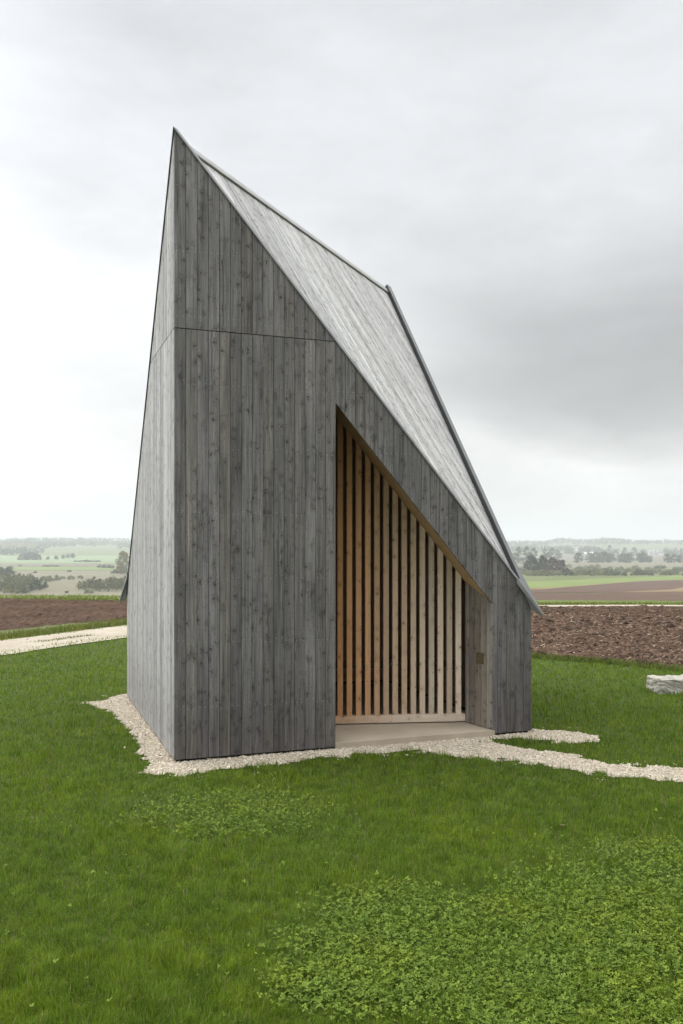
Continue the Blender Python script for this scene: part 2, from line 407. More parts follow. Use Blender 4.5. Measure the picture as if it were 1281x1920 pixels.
# roof: two triangles of boards running down from the diagonal ridge, sunk below the raised edges
RT2 = math.sqrt(2); DROP = 0.115; EDGE = 0.09; EN = 0.036
roofz = lambda t, s, drop=0.0: ZA - K * abs(t - s) - drop
def roof_half(name, flip, seed):
    mb = MB(); r = random.Random(seed)
    r0, r1 = EN * RT2, (L - EDGE) * RT2
    edges = list(np.arange(r0, r1, 0.112)) + [r1]
    mid = L / RT2
    edges = sorted(set(edges + [mid]))
    sl = math.sqrt(1 + (K * RT2) ** 2)
    nrm = np.array([K, -K, 1.0]); nrm /= np.linalg.norm(nrm)
    for a, c in zip(edges[:-1], edges[1:]):
        g = 0.0035
        x0, x1 = a + g, c - g
        if x1 <= x0: continue
        qm = lambda rr: max(0.002, min(rr - EN * RT2, (L - EDGE) * RT2 - rr) - 0.0)
        q = [(x0, 0.004), (x1, 0.004), (x1, qm(x1)), (x0, qm(x0))]
        d = r.uniform(-0.0015, 0.0015)
        def W(rr, qq, dn):
            t = (rr + qq) / RT2; s = (rr - qq) / RT2; z = roofz(t, s, DROP)
            t += nrm[0] * dn; s += nrm[1] * dn; z += nrm[2] * dn
            return P(s, t, z) if flip else P(t, s, z)
        xm = (a + c) / 2
        mb.prism([W(*p, d) for p in q], [W(*p, -0.025) for p in q], [(p[0] - xm, -p[1] * sl) for p in q], r.random())
    return adopt(mb.build(name, M_ROOF))
roof = roof_half('roof_slope', False, 11)
roof_half('roof_slope', True, 12)
# closed deck under the boards
mb = MB()
for fl in (False, True):
    f3 = (lambda t, s, z: P(s, t, z)) if fl else (lambda t, s, z: P(t, s, z))
    pts = [(0.06, 0.06), (L / 2, L / 2), (L - 0.06, L - 0.06), (L - 0.06, 0.06)]
    mb.prism([f3(t, s, roofz(t, s, DROP + 0.035)) for t, s in pts], [f3(t, s, roofz(t, s, DROP + 0.10)) for t, s in pts])
adopt(mb.build('roof_deck', M_BLACK))

# raised metal edges along the four wall tops
def edge_cap(f3):
    o, i = -0.014, EDGE
    e = EN
    cap = MB(); ups = MB()
    # along the near wall (s = 0)
    def ring(pts, top, bot, m):
        m.prism([f3(t, s, roofz(t, s) + top) for t, s in pts], [f3(t, s, roofz(t, s) + bot) for t, s in pts])
    ring([(o, o), (L - o, o), (L - i, e), (e, e)], 0.005, -0.008, cap)
    ring([(L - o, o), (L - o, L - o), (L - i, L - i), (L - i, e)], 0.005, -0.008, cap)
    j = i - 0.022; je = e - 0.016
    ring([(je, je), (L - j, je), (L - i + 0.001, e - 0.001), (e - 0.001, e - 0.001)], -0.0085, -0.18, ups)
    ring([(L - j, je), (L - j, L - j), (L - i + 0.001, L - i + 0.001), (L - i + 0.001, e - 0.001)], -0.0085, -0.18, ups)
    return cap, ups
for f3 in ((lambda t, s, z: P(t, s, z)), (lambda t, s, z: P(s, t, z))):
    cap, ups = edge_cap(f3)
    adopt(cap.build('roof_edge_flashing', M_ZINC)); adopt(ups.build('roof_upstand', M_UPSTAND))
    # spout at the low corner
    mb = MB()
    tip = (L + 0.10, -0.10)
    A1, B1 = (L - 0.20, -0.02), (L + 0.02, 0.20)
    zt_ = lambda p, dd=0.0: roofz(*p) + dd
    zb = 1.30
    top = [f3(*A1, zt_(A1, 0.022)), f3(*tip, zt_(tip, 0.03)), f3(*B1, zt_(B1, 0.022)), f3(L - 0.07, 0.07, zt_((L - 0.07, 0.07), 0.022))]
    bot = [f3(*A1, zt_(A1, -0.05)), f3(*tip, zt_(tip, 0.01)), f3(*B1, zt_(B1, -0.05)), f3(L - 0.07, 0.07, zt_((L - 0.07, 0.07), -0.04))]
    mb.prism(top, bot)
    c1, c2 = (L - 0.012, -0.016), (L + 0.016, 0.012)
    g1, g2 = (L - 0.13, -0.016), (L + 0.016, 0.13)
    tp2 = (L + 0.088, -0.088)
    mb.prism([f3(*g1, zt_(g1, -0.02)), f3(*tp2, zt_(tp2, 0.008)), f3(*g2, zt_(g2, -0.02)), f3(L - 0.05, 0.05, zt_((L - 0.05, 0.05), -0.02))],
             [f3(*c1, zb + 0.03), f3(*tp2, zt_(tp2, 0.0)), f3(*c2, zb + 0.03), f3(L - 0.02, 0.02, zb + 0.04)])
    adopt(mb.build('roof_spout', M_ZINC))
# ridge strip
mb = MB()
ra = (0.04, 0.04); rb = (L - 0.07, L - 0.07)
def rp(p, off, z): return P(p[0] + off, p[1] - off, roofz(p[0] + off, p[1] - off, DROP) + z)
for sg in (1, -1):
    q_ = [(ra, 0.0), (rb, 0.0), (rb, 0.026 * sg), (ra, 0.026 * sg)]
    mb.prism([rp(p, o_, 0.050) for p, o_ in q_], [rp(p, o_, 0.036) for p, o_ in q_])
adopt(mb.build('ridge_strip', M_RIDGE))

# porch: slatted screen standing at an angle, soffit, planked reveal, slab
SA, SB = np.array([1.946, 0.849]), np.array([3.358, 0.492])      # two plan points on the screen's front face
SE = (SB - SA) / np.linalg.norm(SB - SA); SN = np.array([-SE[1], SE[0]])   # along, and inwards
def S(a, dpt, z):                                 # a metres along from SA, dpt inwards
    q = SA + SE * a + SN * dpt; return P(q[0], q[1], z)
lenS = np.linalg.norm(SB - SA)
zi = lambda a: 3.462 + (1.626 - 3.462) * a / lenS   # where the soffit meets the screen
slats = MB(); r = random.Random(2)
pitch = 0.1035; SW = 0.060
a = lenS - 0.045 - SW
k = 0
while a > -0.46:
    wx = float(np.clip((a - 0.08) / 0.95, 0, 1)) * 0.95
    wx = min(1, max(0, wx + r.uniform(-0.1, 0.1)))
    x0, x1 = a, a + SW
    rows = [(x0, 0.135), (x1, 0.135), (x1, zi(x1) + 0.03), (x0, zi(x0) + 0.03)]
    slats.prism([S(x, 0.0, z) for x, z in rows], [S(x, 0.052, z) for x, z in rows], [(x - (x0 + x1) / 2, z) for x, z in rows], r.random(), wx)
    a -= pitch; k += 1
screen = adopt(slats.build('slat_screen', M_SLAT))
mb = MB()
for j in range(14):
    x0, x1 = -0.5 + j * 0.142, min(-0.5 + (j + 1) * 0.142, lenS)
    if x1 <= x0: break
    q = [(x0, 0.05), (x1, 0.05), (x1, 0.1345), (x0, 0.1345)]
    mb.prism([S(x, -0.004, z) for x, z in q], [S(x, 0.092, z) for x, z in q], [(z, x) for x, z in q], 0.37, float(np.clip(0.45 + x0 * 0.8, 0.3, 1)))
o = mb.build('bottom_rail', M_SLAT); o.parent = screen
mb = MB()
mb.prism([S(x, 0.32, z) for x, z in [(-0.5, 0.62), (lenS - 0.03, 0.62), (lenS - 0.03, 0.70), (-0.5, 0.70)]],
         [S(x, 0.36, z) for x, z in [(-0.5, 0.62), (lenS - 0.03, 0.62), (lenS - 0.03, 0.70), (-0.5, 0.70)]], [(0, -1), (0, 1), (.04, 1), (.04, -1)], 0.4, 0.3)
o = mb.build('cross_rail', M_BARKW); o.parent = screen
# soffit: a sloping board ceiling from the facade's cut edge back to the screen
mb = MB()
fa, fb = (H0 - 0.0, 0.004, HZ + 0.0), (H1 - 0.012, 0.004, HZ - HK * (H1 - H0 - 0.012))
al = -0.46
q = [P(*fa), P(*fb), S(lenS + 0.002, 0.0, zi(lenS)), S(al, 0.0, zi(al))]
up = np.array([0, 0, 0.03])
nseg = 5
for j in range(nseg):
    f0, f1 = j / nseg, (j + 1) / nseg
    lp = lambda A, B, f: A + (B - A) * f
    quad = [lp(q[0], q[1], f0), lp(q[0], q[1], f1), lp(q[3], q[2], f1), lp(q[3], q[2], f0)]
    wth = [np.linalg.norm(quad[3] - quad[0]), np.linalg.norm(quad[2] - quad[1])]
    mb.prism(quad, [p + up for p in quad], [(0, f0 * 2.4), (0, f1 * 2.4), (wth[1], f1 * 2.4), (wth[0], f0 * 2.4)], 0.3 + 0.0 * j)
adopt(mb.build('porch_soffit', M_SOFFIT))
# right reveal, planked
mb = MB(); r = random.Random(4)
RA, RB = np.array([H1 - 0.004, 0.0]), np.array([SB[0] + 0.004, SB[1]])
rl = np.linalg.norm(RB - RA); re = (RB - RA) / rl; rn = np.array([re[1], -re[0]])
cuts = [0.0, 0.10, 0.21, 0.32, 0.43, rl]
ztop = lambda x: (HZ - HK * (H1 - H0)) + (1.626 - (HZ - HK * (H1 - H0))) * x / rl
for x0, x1 in zip(cuts[:-1], cuts[1:]):
    qq = [(x0 + .003, 0.045), (x1 - .003, 0.045), (x1 - .002, ztop(x1)), (x0 + .002, ztop(x0))]
    W = lambda x, z, dd: P(*(RA + re * x + rn * dd), z)
    mb.prism([W(x, z, 0) for x, z in qq], [W(x, z, 0.022) for x, z in qq], [(x - (x0 + x1) / 2, z) for x, z in qq], r.random())
reveal = adopt(mb.build('porch_reveal', M_REVEAL))
mb = MB()
W = lambda x, z, dd: P(*(RA + re * x + rn * dd), z)
qq = [(0.155, 0.735), (0.285, 0.735), (0.285, 0.855), (0.155, 0.855)]
mb.prism([W(x, z, -0.010) for x, z in qq], [W(x, z, -0.0015) for x, z in qq])
o = mb.build('plaque', M_BRONZE); o.parent = reveal; o['label'] = 'small square bronze plaque on the porch side boards'
# left cheek, hidden from the front
mb = MB()
cq = [(0.03, 0.045), (0.97, 0.045), (0.97, 3.95), (0.03, 3.47)]
mb.prism([P(H0 - 0.02, x, z) for x, z in cq], [P(H0 - 0.045, x, z) for x, z in cq], [(x, z) for x, z in cq], 0.6)
adopt(mb.build('porch_cheek', M_REVEAL))
# lintel wall closing the space over the screen
mb = MB()
q = [(al, zi(al) + 0.032), (lenS + 0.1, zi(lenS) + 0.02), (lenS + 0.1, zi(lenS) + 0.05), (al, zi(al) + 1.0)]
mb.prism([S(x, 0.09, z) for x, z in q], [S(x, 0.12, z) for x, z in q])
adopt(mb.build('screen_head', M_BLACK))
# slab and plinth
mb = MB()
mb.prism([P(0.06, 0.012, 0.036), P(L - 0.12, 0.012, 0.036), P(L - 0.12, L - 0.06, 0.036), P(0.06, L - 0.06, 0.036)],
         [P(0.06, 0.012, -0.2), P(L - 0.12, 0.012, -0.2), P(L - 0.12, L - 0.06, -0.2), P(0.06, L - 0.06, -0.2)])
# front walls stand proud of the slab: cut the slab back behind the boards
mb = MB()
for t0, t1, s0 in ((0.07, H0 - 0.004, 0.07), (H0 - 0.003, H1 + 0.02, -0.012), (H1 + 0.021, L - 0.10, 0.05)):
    zz = -0.003 if s0 > 0 else 0.036
    mb.prism([P(t0, s0, zz), P(t1, s0, zz), P(t1, 1.2, zz), P(t0, 1.2, zz)],
             [P(t0, s0, -0.25), P(t1, s0, -0.25), P(t1, 1.2, -0.25), P(t0, 1.2, -0.25)])
mb.prism([P(0.07, 1.2005, 0.0), P(L - 0.10, 1.2005, 0.0), P(L - 0.10, L - 0.07, 0.0), P(0.07, L - 0.07, 0.0)],
         [P(0.07, 1.2005, -0.25), P(L - 0.10, 1.2005, -0.25), P(L - 0.10, L - 0.07, -0.25), P(0.07, L - 0.07, -0.25)])
adopt(mb.build('concrete_slab', M_CONC))

# ------------------------------------------------------------------ ground surfaces
def ground_mat(name, cols, scales=(0.3, 3.0, 40.0), rough=0.95, bump=0.3, bdist=0.02, stretch=(1, 1)):
    m, n, b = new_mat(name)
    p = n.node('ShaderNodeNewGeometry').outputs['Position']
    x, y, z = n.sep(p)
    v = n.xyz(n.mul(x, stretch[0]), n.mul(y, stretch[1]), 0)
    a = n.noise(v, scales[0], 4, 0.6); c = n.noise(v, scales[1], 4, 0.6); e = n.noise(v, scales[2], 4, 0.65)
    f = n.lin(n.add(n.mul(a, 0.40), n.add(n.mul(c, 0.32), n.mul(e, 0.28))), 0.36, 0.64)
    col = n.mix(f, cols[0], cols[1])
    if len(cols) > 2: col = n.mix(n.step(c, 0.56, 0.70), col, cols[2])
    n.put(b.inputs['Base Color'], col); b.inputs['Roughness'].default_value = rough
    b.inputs['Specular IOR Level'].default_value = 0.15
    if bump: n.put(b.inputs['Normal'], n.bump(n.add(n.mul(e, 0.6), n.mul(c, 0.5)), bump, bdist))
    return m

M_GROUND = ground_mat('meadow_ground', [(0.085, 0.105, 0.035), (0.15, 0.16, 0.07), (0.15, 0.13, 0.075)], (0.006, 0.05, 0.6), bump=0.0)
M_LAWN = ground_mat('lawn_turf', [(0.035, 0.055, 0.010), (0.065, 0.09, 0.018)], (0.8, 5, 60), bump=0.5)
M_SOIL = ground_mat('ploughed_soil', [(0.042, 0.025, 0.016), (0.115, 0.072, 0.048), (0.068, 0.042, 0.028)], (0.5, 5.0, 38), bump=0.8, bdist=0.04)
M_SOIL2 = ground_mat('far_ploughed_soil', [(0.075, 0.048, 0.035), (0.125, 0.085, 0.062)], (0.03, 0.3, 3.0), bump=0.4, bdist=0.05)
M_STUB = ground_mat('stubble', [(0.16, 0.115, 0.065), (0.24, 0.175, 0.10)], (0.03, 0.3, 3.0), bump=0.3)
M_TRACK = ground_mat('limestone_track', [(0.27, 0.235, 0.18), (0.44, 0.39, 0.315)], (0.6, 6, 50), bump=0.6, bdist=0.02)
M_VERGE = ground_mat('verge_grass', [(0.07, 0.10, 0.022), (0.14, 0.175, 0.045)], (0.2, 2.0, 20), bump=0.6, bdist=0.05)
M_CROP = ground_mat('green_crop', [(0.12, 0.165, 0.05), (0.175, 0.22, 0.072)], (0.02, 0.2, 2.0), bump=0.0)
M_PALECROP = ground_mat('pale_green_crop', [(0.15, 0.205, 0.10), (0.20, 0.25, 0.13)], (0.004, 0.03, 0.2), bump=0.0)
M_REED = ground_mat('reed_bed', [(0.12, 0.112, 0.070), (0.20, 0.18, 0.12), (0.095, 0.115, 0.052)], (0.012, 0.06, 0.5), bump=0.0, stretch=(0.5, 1.5))
M_FARM = ground_mat('far_farmland', [(0.13, 0.11, 0.085), (0.17, 0.15, 0.11)], (0.006, 0.03, 0.3), bump=0.0)

# base terrain: fine near the camera, coarser to the horizon
ys = np.concatenate([np.arange(-40, 40, 1.0), np.geomspace(40, 7500, 170)])
xs = np.linspace(-1, 1, 141); xs = np.sign(xs) * np.abs(xs) ** 1.4
X = np.outer(np.maximum(70, ys * 1.15), xs); Yg = np.repeat(ys[:, None], len(xs), 1)
Z = height(X, Yg)
Z -= 0.012
# the gravel and lane lie level with the lawn, so the base sits a little lower there
nx = len(xs); idx = np.arange(len(ys) * nx).reshape(len(ys), nx)
quads = np.stack([idx[:-1, :-1], idx[:-1, 1:], idx[1:, 1:], idx[1:, :-1]], -1).reshape(-1, 4)
tag(mesh('ground', np.stack([X, Yg, Z], -1).reshape(-1, 3), [quads], M_GROUND, smooth=True), 'broad meadow land falling away to a wide hazy valley', 'ground', kind='structure')

def resample(pts, nseg):
    pts = np.array(pts, float); dd = np.concatenate([[0], np.cumsum(np.linalg.norm(np.diff(pts, axis=0), axis=1))])
    s = np.linspace(0, dd[-1], nseg + 1)
    return np.stack([np.interp(s, dd, pts[:, 0]), np.interp(s, dd, pts[:, 1])], 1)
def smooth_line(pts, nseg):
    p = resample(pts, nseg)
    for _ in range(max(2, nseg // 14)):
        p[1:-1] = (p[:-2] + 2 * p[1:-1] + p[2:]) / 4
    return p
def sheet(name, near, farl, mat, off, n1=60, n2=12, label=None, cat=None, kind='structure', rough=0.0, disp=None, wig=0.0, smooth=True):
    A, B = smooth_line(near, n1), smooth_line(farl, n1)
    if wig:
        s = np.arange(n1 + 1)
        A[:, 1] += wig * (vnoise(A[:, 0] * 2.2, s * 0, 1, 31) - 0.5) * 2; B[:, 1] += wig * (vnoise(B[:, 0] * 2.2, s * 0, 1, 57) - 0.5) * 2
    f = np.linspace(0, 1, n2 + 1)[:, None, None]
    G = A[None] * (1 - f) + B[None] * f
    z = height(G[..., 0], G[..., 1]) + off
    if disp is not None: z = z + disp(G[..., 0], G[..., 1])
    if disp is not None:
        e_ = sstep(np.minimum(f, 1 - f)[..., 0], 0, 2.5 / n2); h0 = height(G[..., 0], G[..., 1])
        z = (h0 - 0.015) * (1 - e_) + z * e_
    V = np.concatenate([G, z[..., None]], -1).reshape(-1, 3)
    m = n1 + 1; ii = np.arange((n2 + 1) * m).reshape(n2 + 1, m)
    q = np.stack([ii[:-1, :-1], ii[:-1, 1:], ii[1:, 1:], ii[1:, :-1]], -1).reshape(-1, 4)
    return tag(mesh(name, V, [q], mat, smooth=smooth), label, cat, kind=kind)
def pa(*pts): return [tuple(at(u, v)) for u, v in pts]

# lawn
lawn_near = [(-16, 1.0), (16, 1.0)]
lawn_far = [(-16, 11.0), (-9.4, 14.6), (-7.2, 16.6), (-4.6, 21.4), (-2.6, 24.6), (-0.5, 21.5), (2.2, 17.2), (3.55, 16.36), (4.72, 15.55), (5.67, 14.5), (9, 13.0), (16, 11.5)]
sheet('lawn', lawn_near, lawn_far, M_LAWN, -0.006, 160, 60, 'mown lawn round the chapel', 'lawn', wig=0.10)

# lane that passes behind the chapel
lane_c = smooth_line([(-14, 5.0), (-9.5, 12.6), (-6.98, 17.9), (-5.3, 21.7), (-3.4, 25.6), (-1.0, 28.4), (2.5, 29.9), (7, 30.35), (14, 30.6), (40, 31.5), (90, 33)], 160)
tn = np.gradient(lane_c, axis=0); tn /= np.linalg.norm(tn, axis=1)[:, None]; nn = np.stack([-tn[:, 1], tn[:, 0]], 1)
wl = np.interp(lane_c[:, 1], [17, 24, 30], [1.03, 0.95, 0.45])[:, None]
def lane_ribbon(name, o0, o1, mat, off, label, cat, kind='structure', n2=8, wob=0.12):
    wv = (vnoise(np.arange(161) * 0.9, np.zeros(161), 1, 9) - 0.5)[:, None] * wob
    A = lane_c + nn * (wl * o0 + wv); B = lane_c + nn * (wl * o1 - wv * 0.7)
    f = np.linspace(0, 1, n2 + 1)[:, None, None]; G = A[None] * (1 - f) + B[None] * f
    z = height(G[..., 0], G[..., 1]) + off + 0.045 * sstep(G[..., 0], 3, 6)
    V = np.concatenate([G, z[..., None]], -1).reshape(-1, 3); m = 161
    ii = np.arange((n2 + 1) * m).reshape(n2 + 1, m)
    q = np.stack([ii[:-1, :-1], ii[:-1, 1:], ii[1:, 1:], ii[1:, :-1]], -1).reshape(-1, 4)
    return tag(mesh(name, V, [q], mat, smooth=True), label, cat, kind=kind)
lane_ribbon('gravel_track', -1, 1, M_TRACK, 0.012, 'pale gravel field track passing behind the chapel', 'track')
lane_ribbon('track_verge', 1.0, 1.9, M_VERGE, 0.006, 'rough grass verge beyond the field track', 'verge', wob=0.3)

def clods(x, y):
    h = 0.08 * (fbm(x, y, 1.6, 41, 4) - 0.5) + 0.055 * np.abs(fbm(x, y, 5.0, 43, 3) - 0.5) * 2
    lump = np.clip(vnoise(x, y, 7.0, 47) - 0.45, 0, 1) * 0.11 + np.clip(vnoise(x, y, 14.0, 49) - 0.5, 0, 1) * 0.09
    fur = 0.03 * np.sin(y * 7.5 + 0.8 * np.sin(x * 0.6))
    return h + lump + fur - 0.03
sheet('ploughed_field', [(-1.0, 21.8), (2.2, 17.3), (3.55, 16.42), (4.72, 15.6), (5.67, 14.55), (9, 13.1), (16, 11.6)],
      [(0.2, 28.2), (2.5, 29.2), (7, 29.75), (11, 29.9), (16, 30.0), (24, 30.4), (34, 30.8)], M_SOIL, 0.045, 330, 250, 'dark brown ploughed field right of the chapel', 'field', disp=clods, wig=0.16, smooth=False)
sheet('ploughed_field', [(-22, 10.5), (-11.0, 15.6), *[tuple(flat(u, v)) for u, v in ((-60, 1189), (0, 1182), (60, 1176), (124, 1168), (180, 1166), (239, 1161))], (-4.0, 28.0), (-1.6, 31.0), (3, 32.2)],
      [(-34, 35), (-13.7, 35.2), (-11, 34.6), (-7.0, 33.2), (-3, 33.3), (0, 33.4), (3, 33.4)], M_SOIL, 0.02, 300, 170, 'brown ploughed field beyond the track on the left', 'field', disp=lambda x, y: clods(x, y) * 0.9, wig=0.12, smooth=False)
sheet('crest_grass', [(-34, 35.05), (-13.7, 35.2), (-11, 34.6), (-7.0, 33.2), (-3, 33.3), (0, 33.4), (3, 33.4)], [(-36, 37.6), (-14, 37.2), (-11, 36.9), (-7, 36.5), (-3, 36.5), (3, 36.5)], M_VERGE, 0.03, 80, 8, 'green grass strip along the far edge of the left field', 'verge',
      disp=lambda x, y: 0.16 * fbm(x, y, 3, 61, 3))

# right-hand fields on the long slope
sheet('field_margin', pa((700, 1137.5), (1000, 1136), (1140, 1135.2), (1281, 1134.2), (1450, 1133)), pa((700, 1126), (1000, 1126), (1140, 1127), (1281, 1128), (1450, 1129)), M_VERGE, 0.02, 80, 12, 'bright green grass strip beyond the pale track', 'verge', disp=lambda x, y: 0.10 * fbm(x, y, 2, 63, 3))
sheet('brown_field', pa((700, 1127.5), (1000, 1127.5), (1140, 1128.5), (1281, 1129.5), (1450, 1130.5)), pa((700, 1112), (1000, 1112.5), (1149, 1111), (1281, 1109.5), (1450, 1108)), M_SOIL2, 0.02, 60, 16, 'reddish brown field beyond the green strip', 'field', disp=lambda x, y: 0.15 * fbm(x, y, 1.2, 65, 3))
sheet('stubble_field', pa((1120, 1111.2), (1149, 1110.9), (1281, 1109.4), (1450, 1107.9)), pa((1120, 1111.1), (1149, 1110.7), (1281, 1101), (1450, 1092)), M_STUB, 0.03, 50, 10, 'tan stubble wedge between the brown fields', 'field')
sheet('dark_field', pa((700, 1111.8), (1000, 1112.3), (1120, 1111.0), (1149, 1110.5), (1281, 1100.9), (1450, 1091)), pa((700, 1107), (1000, 1106), (1080, 1100), (1190, 1091), (1281, 1087.5), (1450, 1083)), M_SOIL2, 0.03, 60, 16, 'dark ploughed field below the thin pale path', 'field')
sheet('pale_path', pa((700, 1106.9), (1000, 1105.9), (1080, 1099.9), (1190, 1090.9), (1281, 1087.4), (1450, 1082.9)), pa((700, 1105.5), (1000, 1104.2), (1080, 1098.6), (1190, 1090), (1281, 1086.7), (1450, 1082.3)), M_STUB, 0.06, 60, 3, 'thin pale path along the far field edge', 'path')
sheet('green_field', pa((700, 1105.4), (1000, 1104.1), (1080, 1098.5), (1190, 1089.9), (1281, 1086.6), (1450, 1082.2)), pa((700, 1092), (1000, 1091), (1120, 1085.5), (1281, 1080), (1450, 1077)), M_CROP, 0.05, 60, 14, 'fresh green field in front of the scrub', 'field')
sheet('reed_bed', pa((800, 1066), (1000, 1065), (1281, 1063), (1450, 1062)), pa((800, 1053), (1000, 1052.5), (1281, 1052), (1450, 1051.5)), M_REED, 0.1, 60, 14, 'tan reed belt behind the scrub on the right', 'reeds')
sheet('farm_field', pa((800, 1052), (1000, 1051.8), (1281, 1051.3), (1450, 1051)), pa((800, 1042), (1000, 1041.5), (1281, 1041), (1450, 1041)), M_FARM, 0.2, 60, 14, 'grey brown farmland in front of the farm buildings', 'field')
# left valley floor
sheet('wet_meadow', pa((-150, 1117), (0, 1117), (240, 1117), (400, 1117)), pa((-150, 1072), (0, 1071), (240, 1071), (400, 1070)), M_REED, 0.1, 60, 30, 'tan marsh meadow in the valley on the left', 'meadow')
sheet('green_strip', pa((-150, 1069.5), (0, 1069), (240, 1068.5), (400, 1068)), pa((-150, 1064), (0, 1063.5), (240, 1063), (400, 1063)), M_CROP, 0.15, 60, 8, 'yellow green strip field beyond the marsh meadow', 'field')
sheet('brown_strip', pa((-150, 1063), (0, 1062.6), (240, 1062), (400, 1062)), pa((-150, 1057.5), (0, 1057.5), (240, 1057.5), (400, 1057)), M_FARM, 0.2, 60, 8, 'brown strip field in the middle of the valley', 'field')
sheet('valley_crop', pa((-150, 1057), (0, 1057), (240, 1057), (400, 1056.5)), pa((-150, 1042), (0, 1042), (240, 1042), (400, 1042)), M_PALECROP, 0.3, 60, 14, 'pale green crop field below the wooded hill', 'field')

# ------------------------------------------------------------------ gravel round the chapel
M_BED = ground_mat('gravel_bed', [(0.28, 0.24, 0.185), (0.46, 0.41, 0.335)], (2, 20, 90), bump=0.8, bdist=0.02)
outer_px = [(161, 1318), (175, 1325), (205, 1335), (228, 1355), (243, 1372), (257, 1396), (262, 1412), (276, 1432), (284, 1438), (262, 1449), (300, 1453), (335, 1453), (425, 1442), (530, 1431), (640, 1419), (700, 1411), (760, 1408.5), (830, 1414), (900, 1423), (960, 1426), (1000, 1432), (1050, 1443), (1150, 1453), (1281, 1467), (1400, 1480),
            (1400, 1450), (1281, 1441), (1190, 1436), (1135, 1431), (1070, 1414), (1000, 1405), (935, 1395), (925, 1391), (935, 1386), (985, 1385), (1040, 1392), (1085, 1396), (1118, 1392), (1126, 1384), (1100, 1376), (1040, 1370), (1000, 1367)]
gp = [flat(u, v) for u, v in outer_px] + [tuple(P(L - 0.3, 0.4, 0)[:2]), tuple(P(0.4, 0.4, 0)[:2]), tuple(P(0.4, L - 0.1, 0)[:2]), tuple(P(-0.1, L + 0.25, 0)[:2]), flat(196, 1314)]
GP = np.array(gp)
def in_gravel(x, y, wob=0.05, grow=0.0):
    wx_ = x + wob * (vnoise(x, y, 9, 71) - 0.5) * 2; wy_ = y + wob * 1.6 * (vnoise(x, y, 9, 73) - 0.5) * 2
    return inpoly(wx_, wy_, gp)
def in_chapel(x, y, m=0.0):
    rx, ry = x - P0[0], y - P0[1]; t = rx * D1[0] + ry * D1[1]; s = rx * D2[0] + ry * D2[1]
    return (t > -m) & (t < L + m) & (s > -m) & (s < L + m)
# bed: fine cells kept where they fall inside the outline
cx_, cy_ = np.meshgrid(np.arange(-4.2, 7.0, 0.05), np.arange(7.2, 13.2, 0.05), indexing='ij')
keep = in_gravel(cx_ + 0.025, cy_ + 0.025, 0.05)[:-1, :-1]
ii = np.arange(cx_.size).reshape(cx_.shape)
q = np.stack([ii[:-1, :-1], ii[1:, :-1], ii[1:, 1:], ii[:-1, 1:]], -1)[keep]
Vb = np.stack([cx_, cy_, height(cx_, cy_) + 0.004], -1).reshape(-1, 3)
used, inv = np.unique(q, return_inverse=True)
tag(mesh('gravel_bed', Vb[used], [inv.reshape(-1, 4)], M_BED, smooth=True), 'bed of pale limestone gravel round the chapel foot', 'gravel', kind='stuff')

def stones(name, xy, size, mat, label, cat, zoff=0.0, squash=0.7, seed=1):
    r = np.random.default_rng(seed); N = len(xy)
    base = np.array([(0, 0, 1), (0.9, 0, 0.35), (0.28, 0.85, 0.35), (-0.73, 0.53, 0.35), (-0.73, -0.53, 0.35), (0.28, -0.85, 0.35),
                     (0.73, 0.53, -0.35), (-0.28, 0.85, -0.35), (-0.9, 0, -0.35), (-0.28, -0.85, -0.35), (0.73, -0.53, -0.35)], float)
    tri = np.array([(0, 1, 2), (0, 2, 3), (0, 3, 4), (0, 4, 5), (0, 5, 1), (1, 6, 2), (2, 6, 7), (2, 7, 3), (3, 7, 8), (3, 8, 4), (4, 8, 9), (4, 9, 5), (5, 9, 10), (5, 10, 1), (1, 10, 6)])
    B = base[None] * r.uniform(0.65, 1.25, (N, 11, 1))
    B = B * np.stack([r.uniform(0.8, 1.4, N), r.uniform(0.7, 1.1, N), r.uniform(0.5, 0.9, N) * squash / 0.7], -1)[:, None]
    tx = r.normal(0, 0.5, N); c, s_ = np.cos(tx), np.sin(tx)
    y2 = B[..., 1] * c[:, None] - B[..., 2] * s_[:, None]; z2 = B[..., 1] * s_[:, None] + B[..., 2] * c[:, None]
    az = r.uniform(0, 6.283, N); c, s_ = np.cos(az)[:, None], np.sin(az)[:, None]
    x3 = B[..., 0] * c - y2 * s_; y3 = B[..., 0] * s_ + y2 * c
    V = np.stack([x3, y3, z2], -1) * size[:, None, None]
    V[..., 0] += xy[:, 0:1]; V[..., 1] += xy[:, 1:2]; V[..., 2] += (height(xy[:, 0], xy[:, 1]) + zoff + size * 0.25)[:, None]
    T = tri[None] + (np.arange(N) * 11)[:, None, None]
    return tag(mesh(name, V.reshape(-1, 3), [T.reshape(-1, 3)], mat, attrs={'bid': np.repeat(r.random(N), 15)}), label, cat, kind='stuff')
def stone_mat(name, a, b_):
    m, n, b = new_mat(name)
    f = n.attr('bid'); p = n.node('ShaderNodeNewGeometry').outputs['Position']
    c = n.mix(f, a, b_); c = n.mix(n.step(n.noise(p, 60, 3), 0.45, 0.75), c, n.mix(1, c, (0.8, 0.77, 0.7), 'MULTIPLY'))
    n.put(b.inputs['Base Color'], c); b.inputs['Roughness'].default_value = 0.9; b.inputs['Specular IOR Level'].default_value = 0.2
    return m
M_STONE = stone_mat('limestone_chips', (0.41, 0.355, 0.265), (0.66, 0.60, 0.495))
N = 230000
x = rng.uniform(-4.2, 6.2, N); y = rng.uniform(7.2, 12.8, N)
g = (in_gravel(x, y, 0.06) | (in_gravel(x, y, 0.22) & (rng.random(N) < 0.10))) & ~in_chapel(x, y, -0.09)
pts = np.stack([x, y], 1)[g]
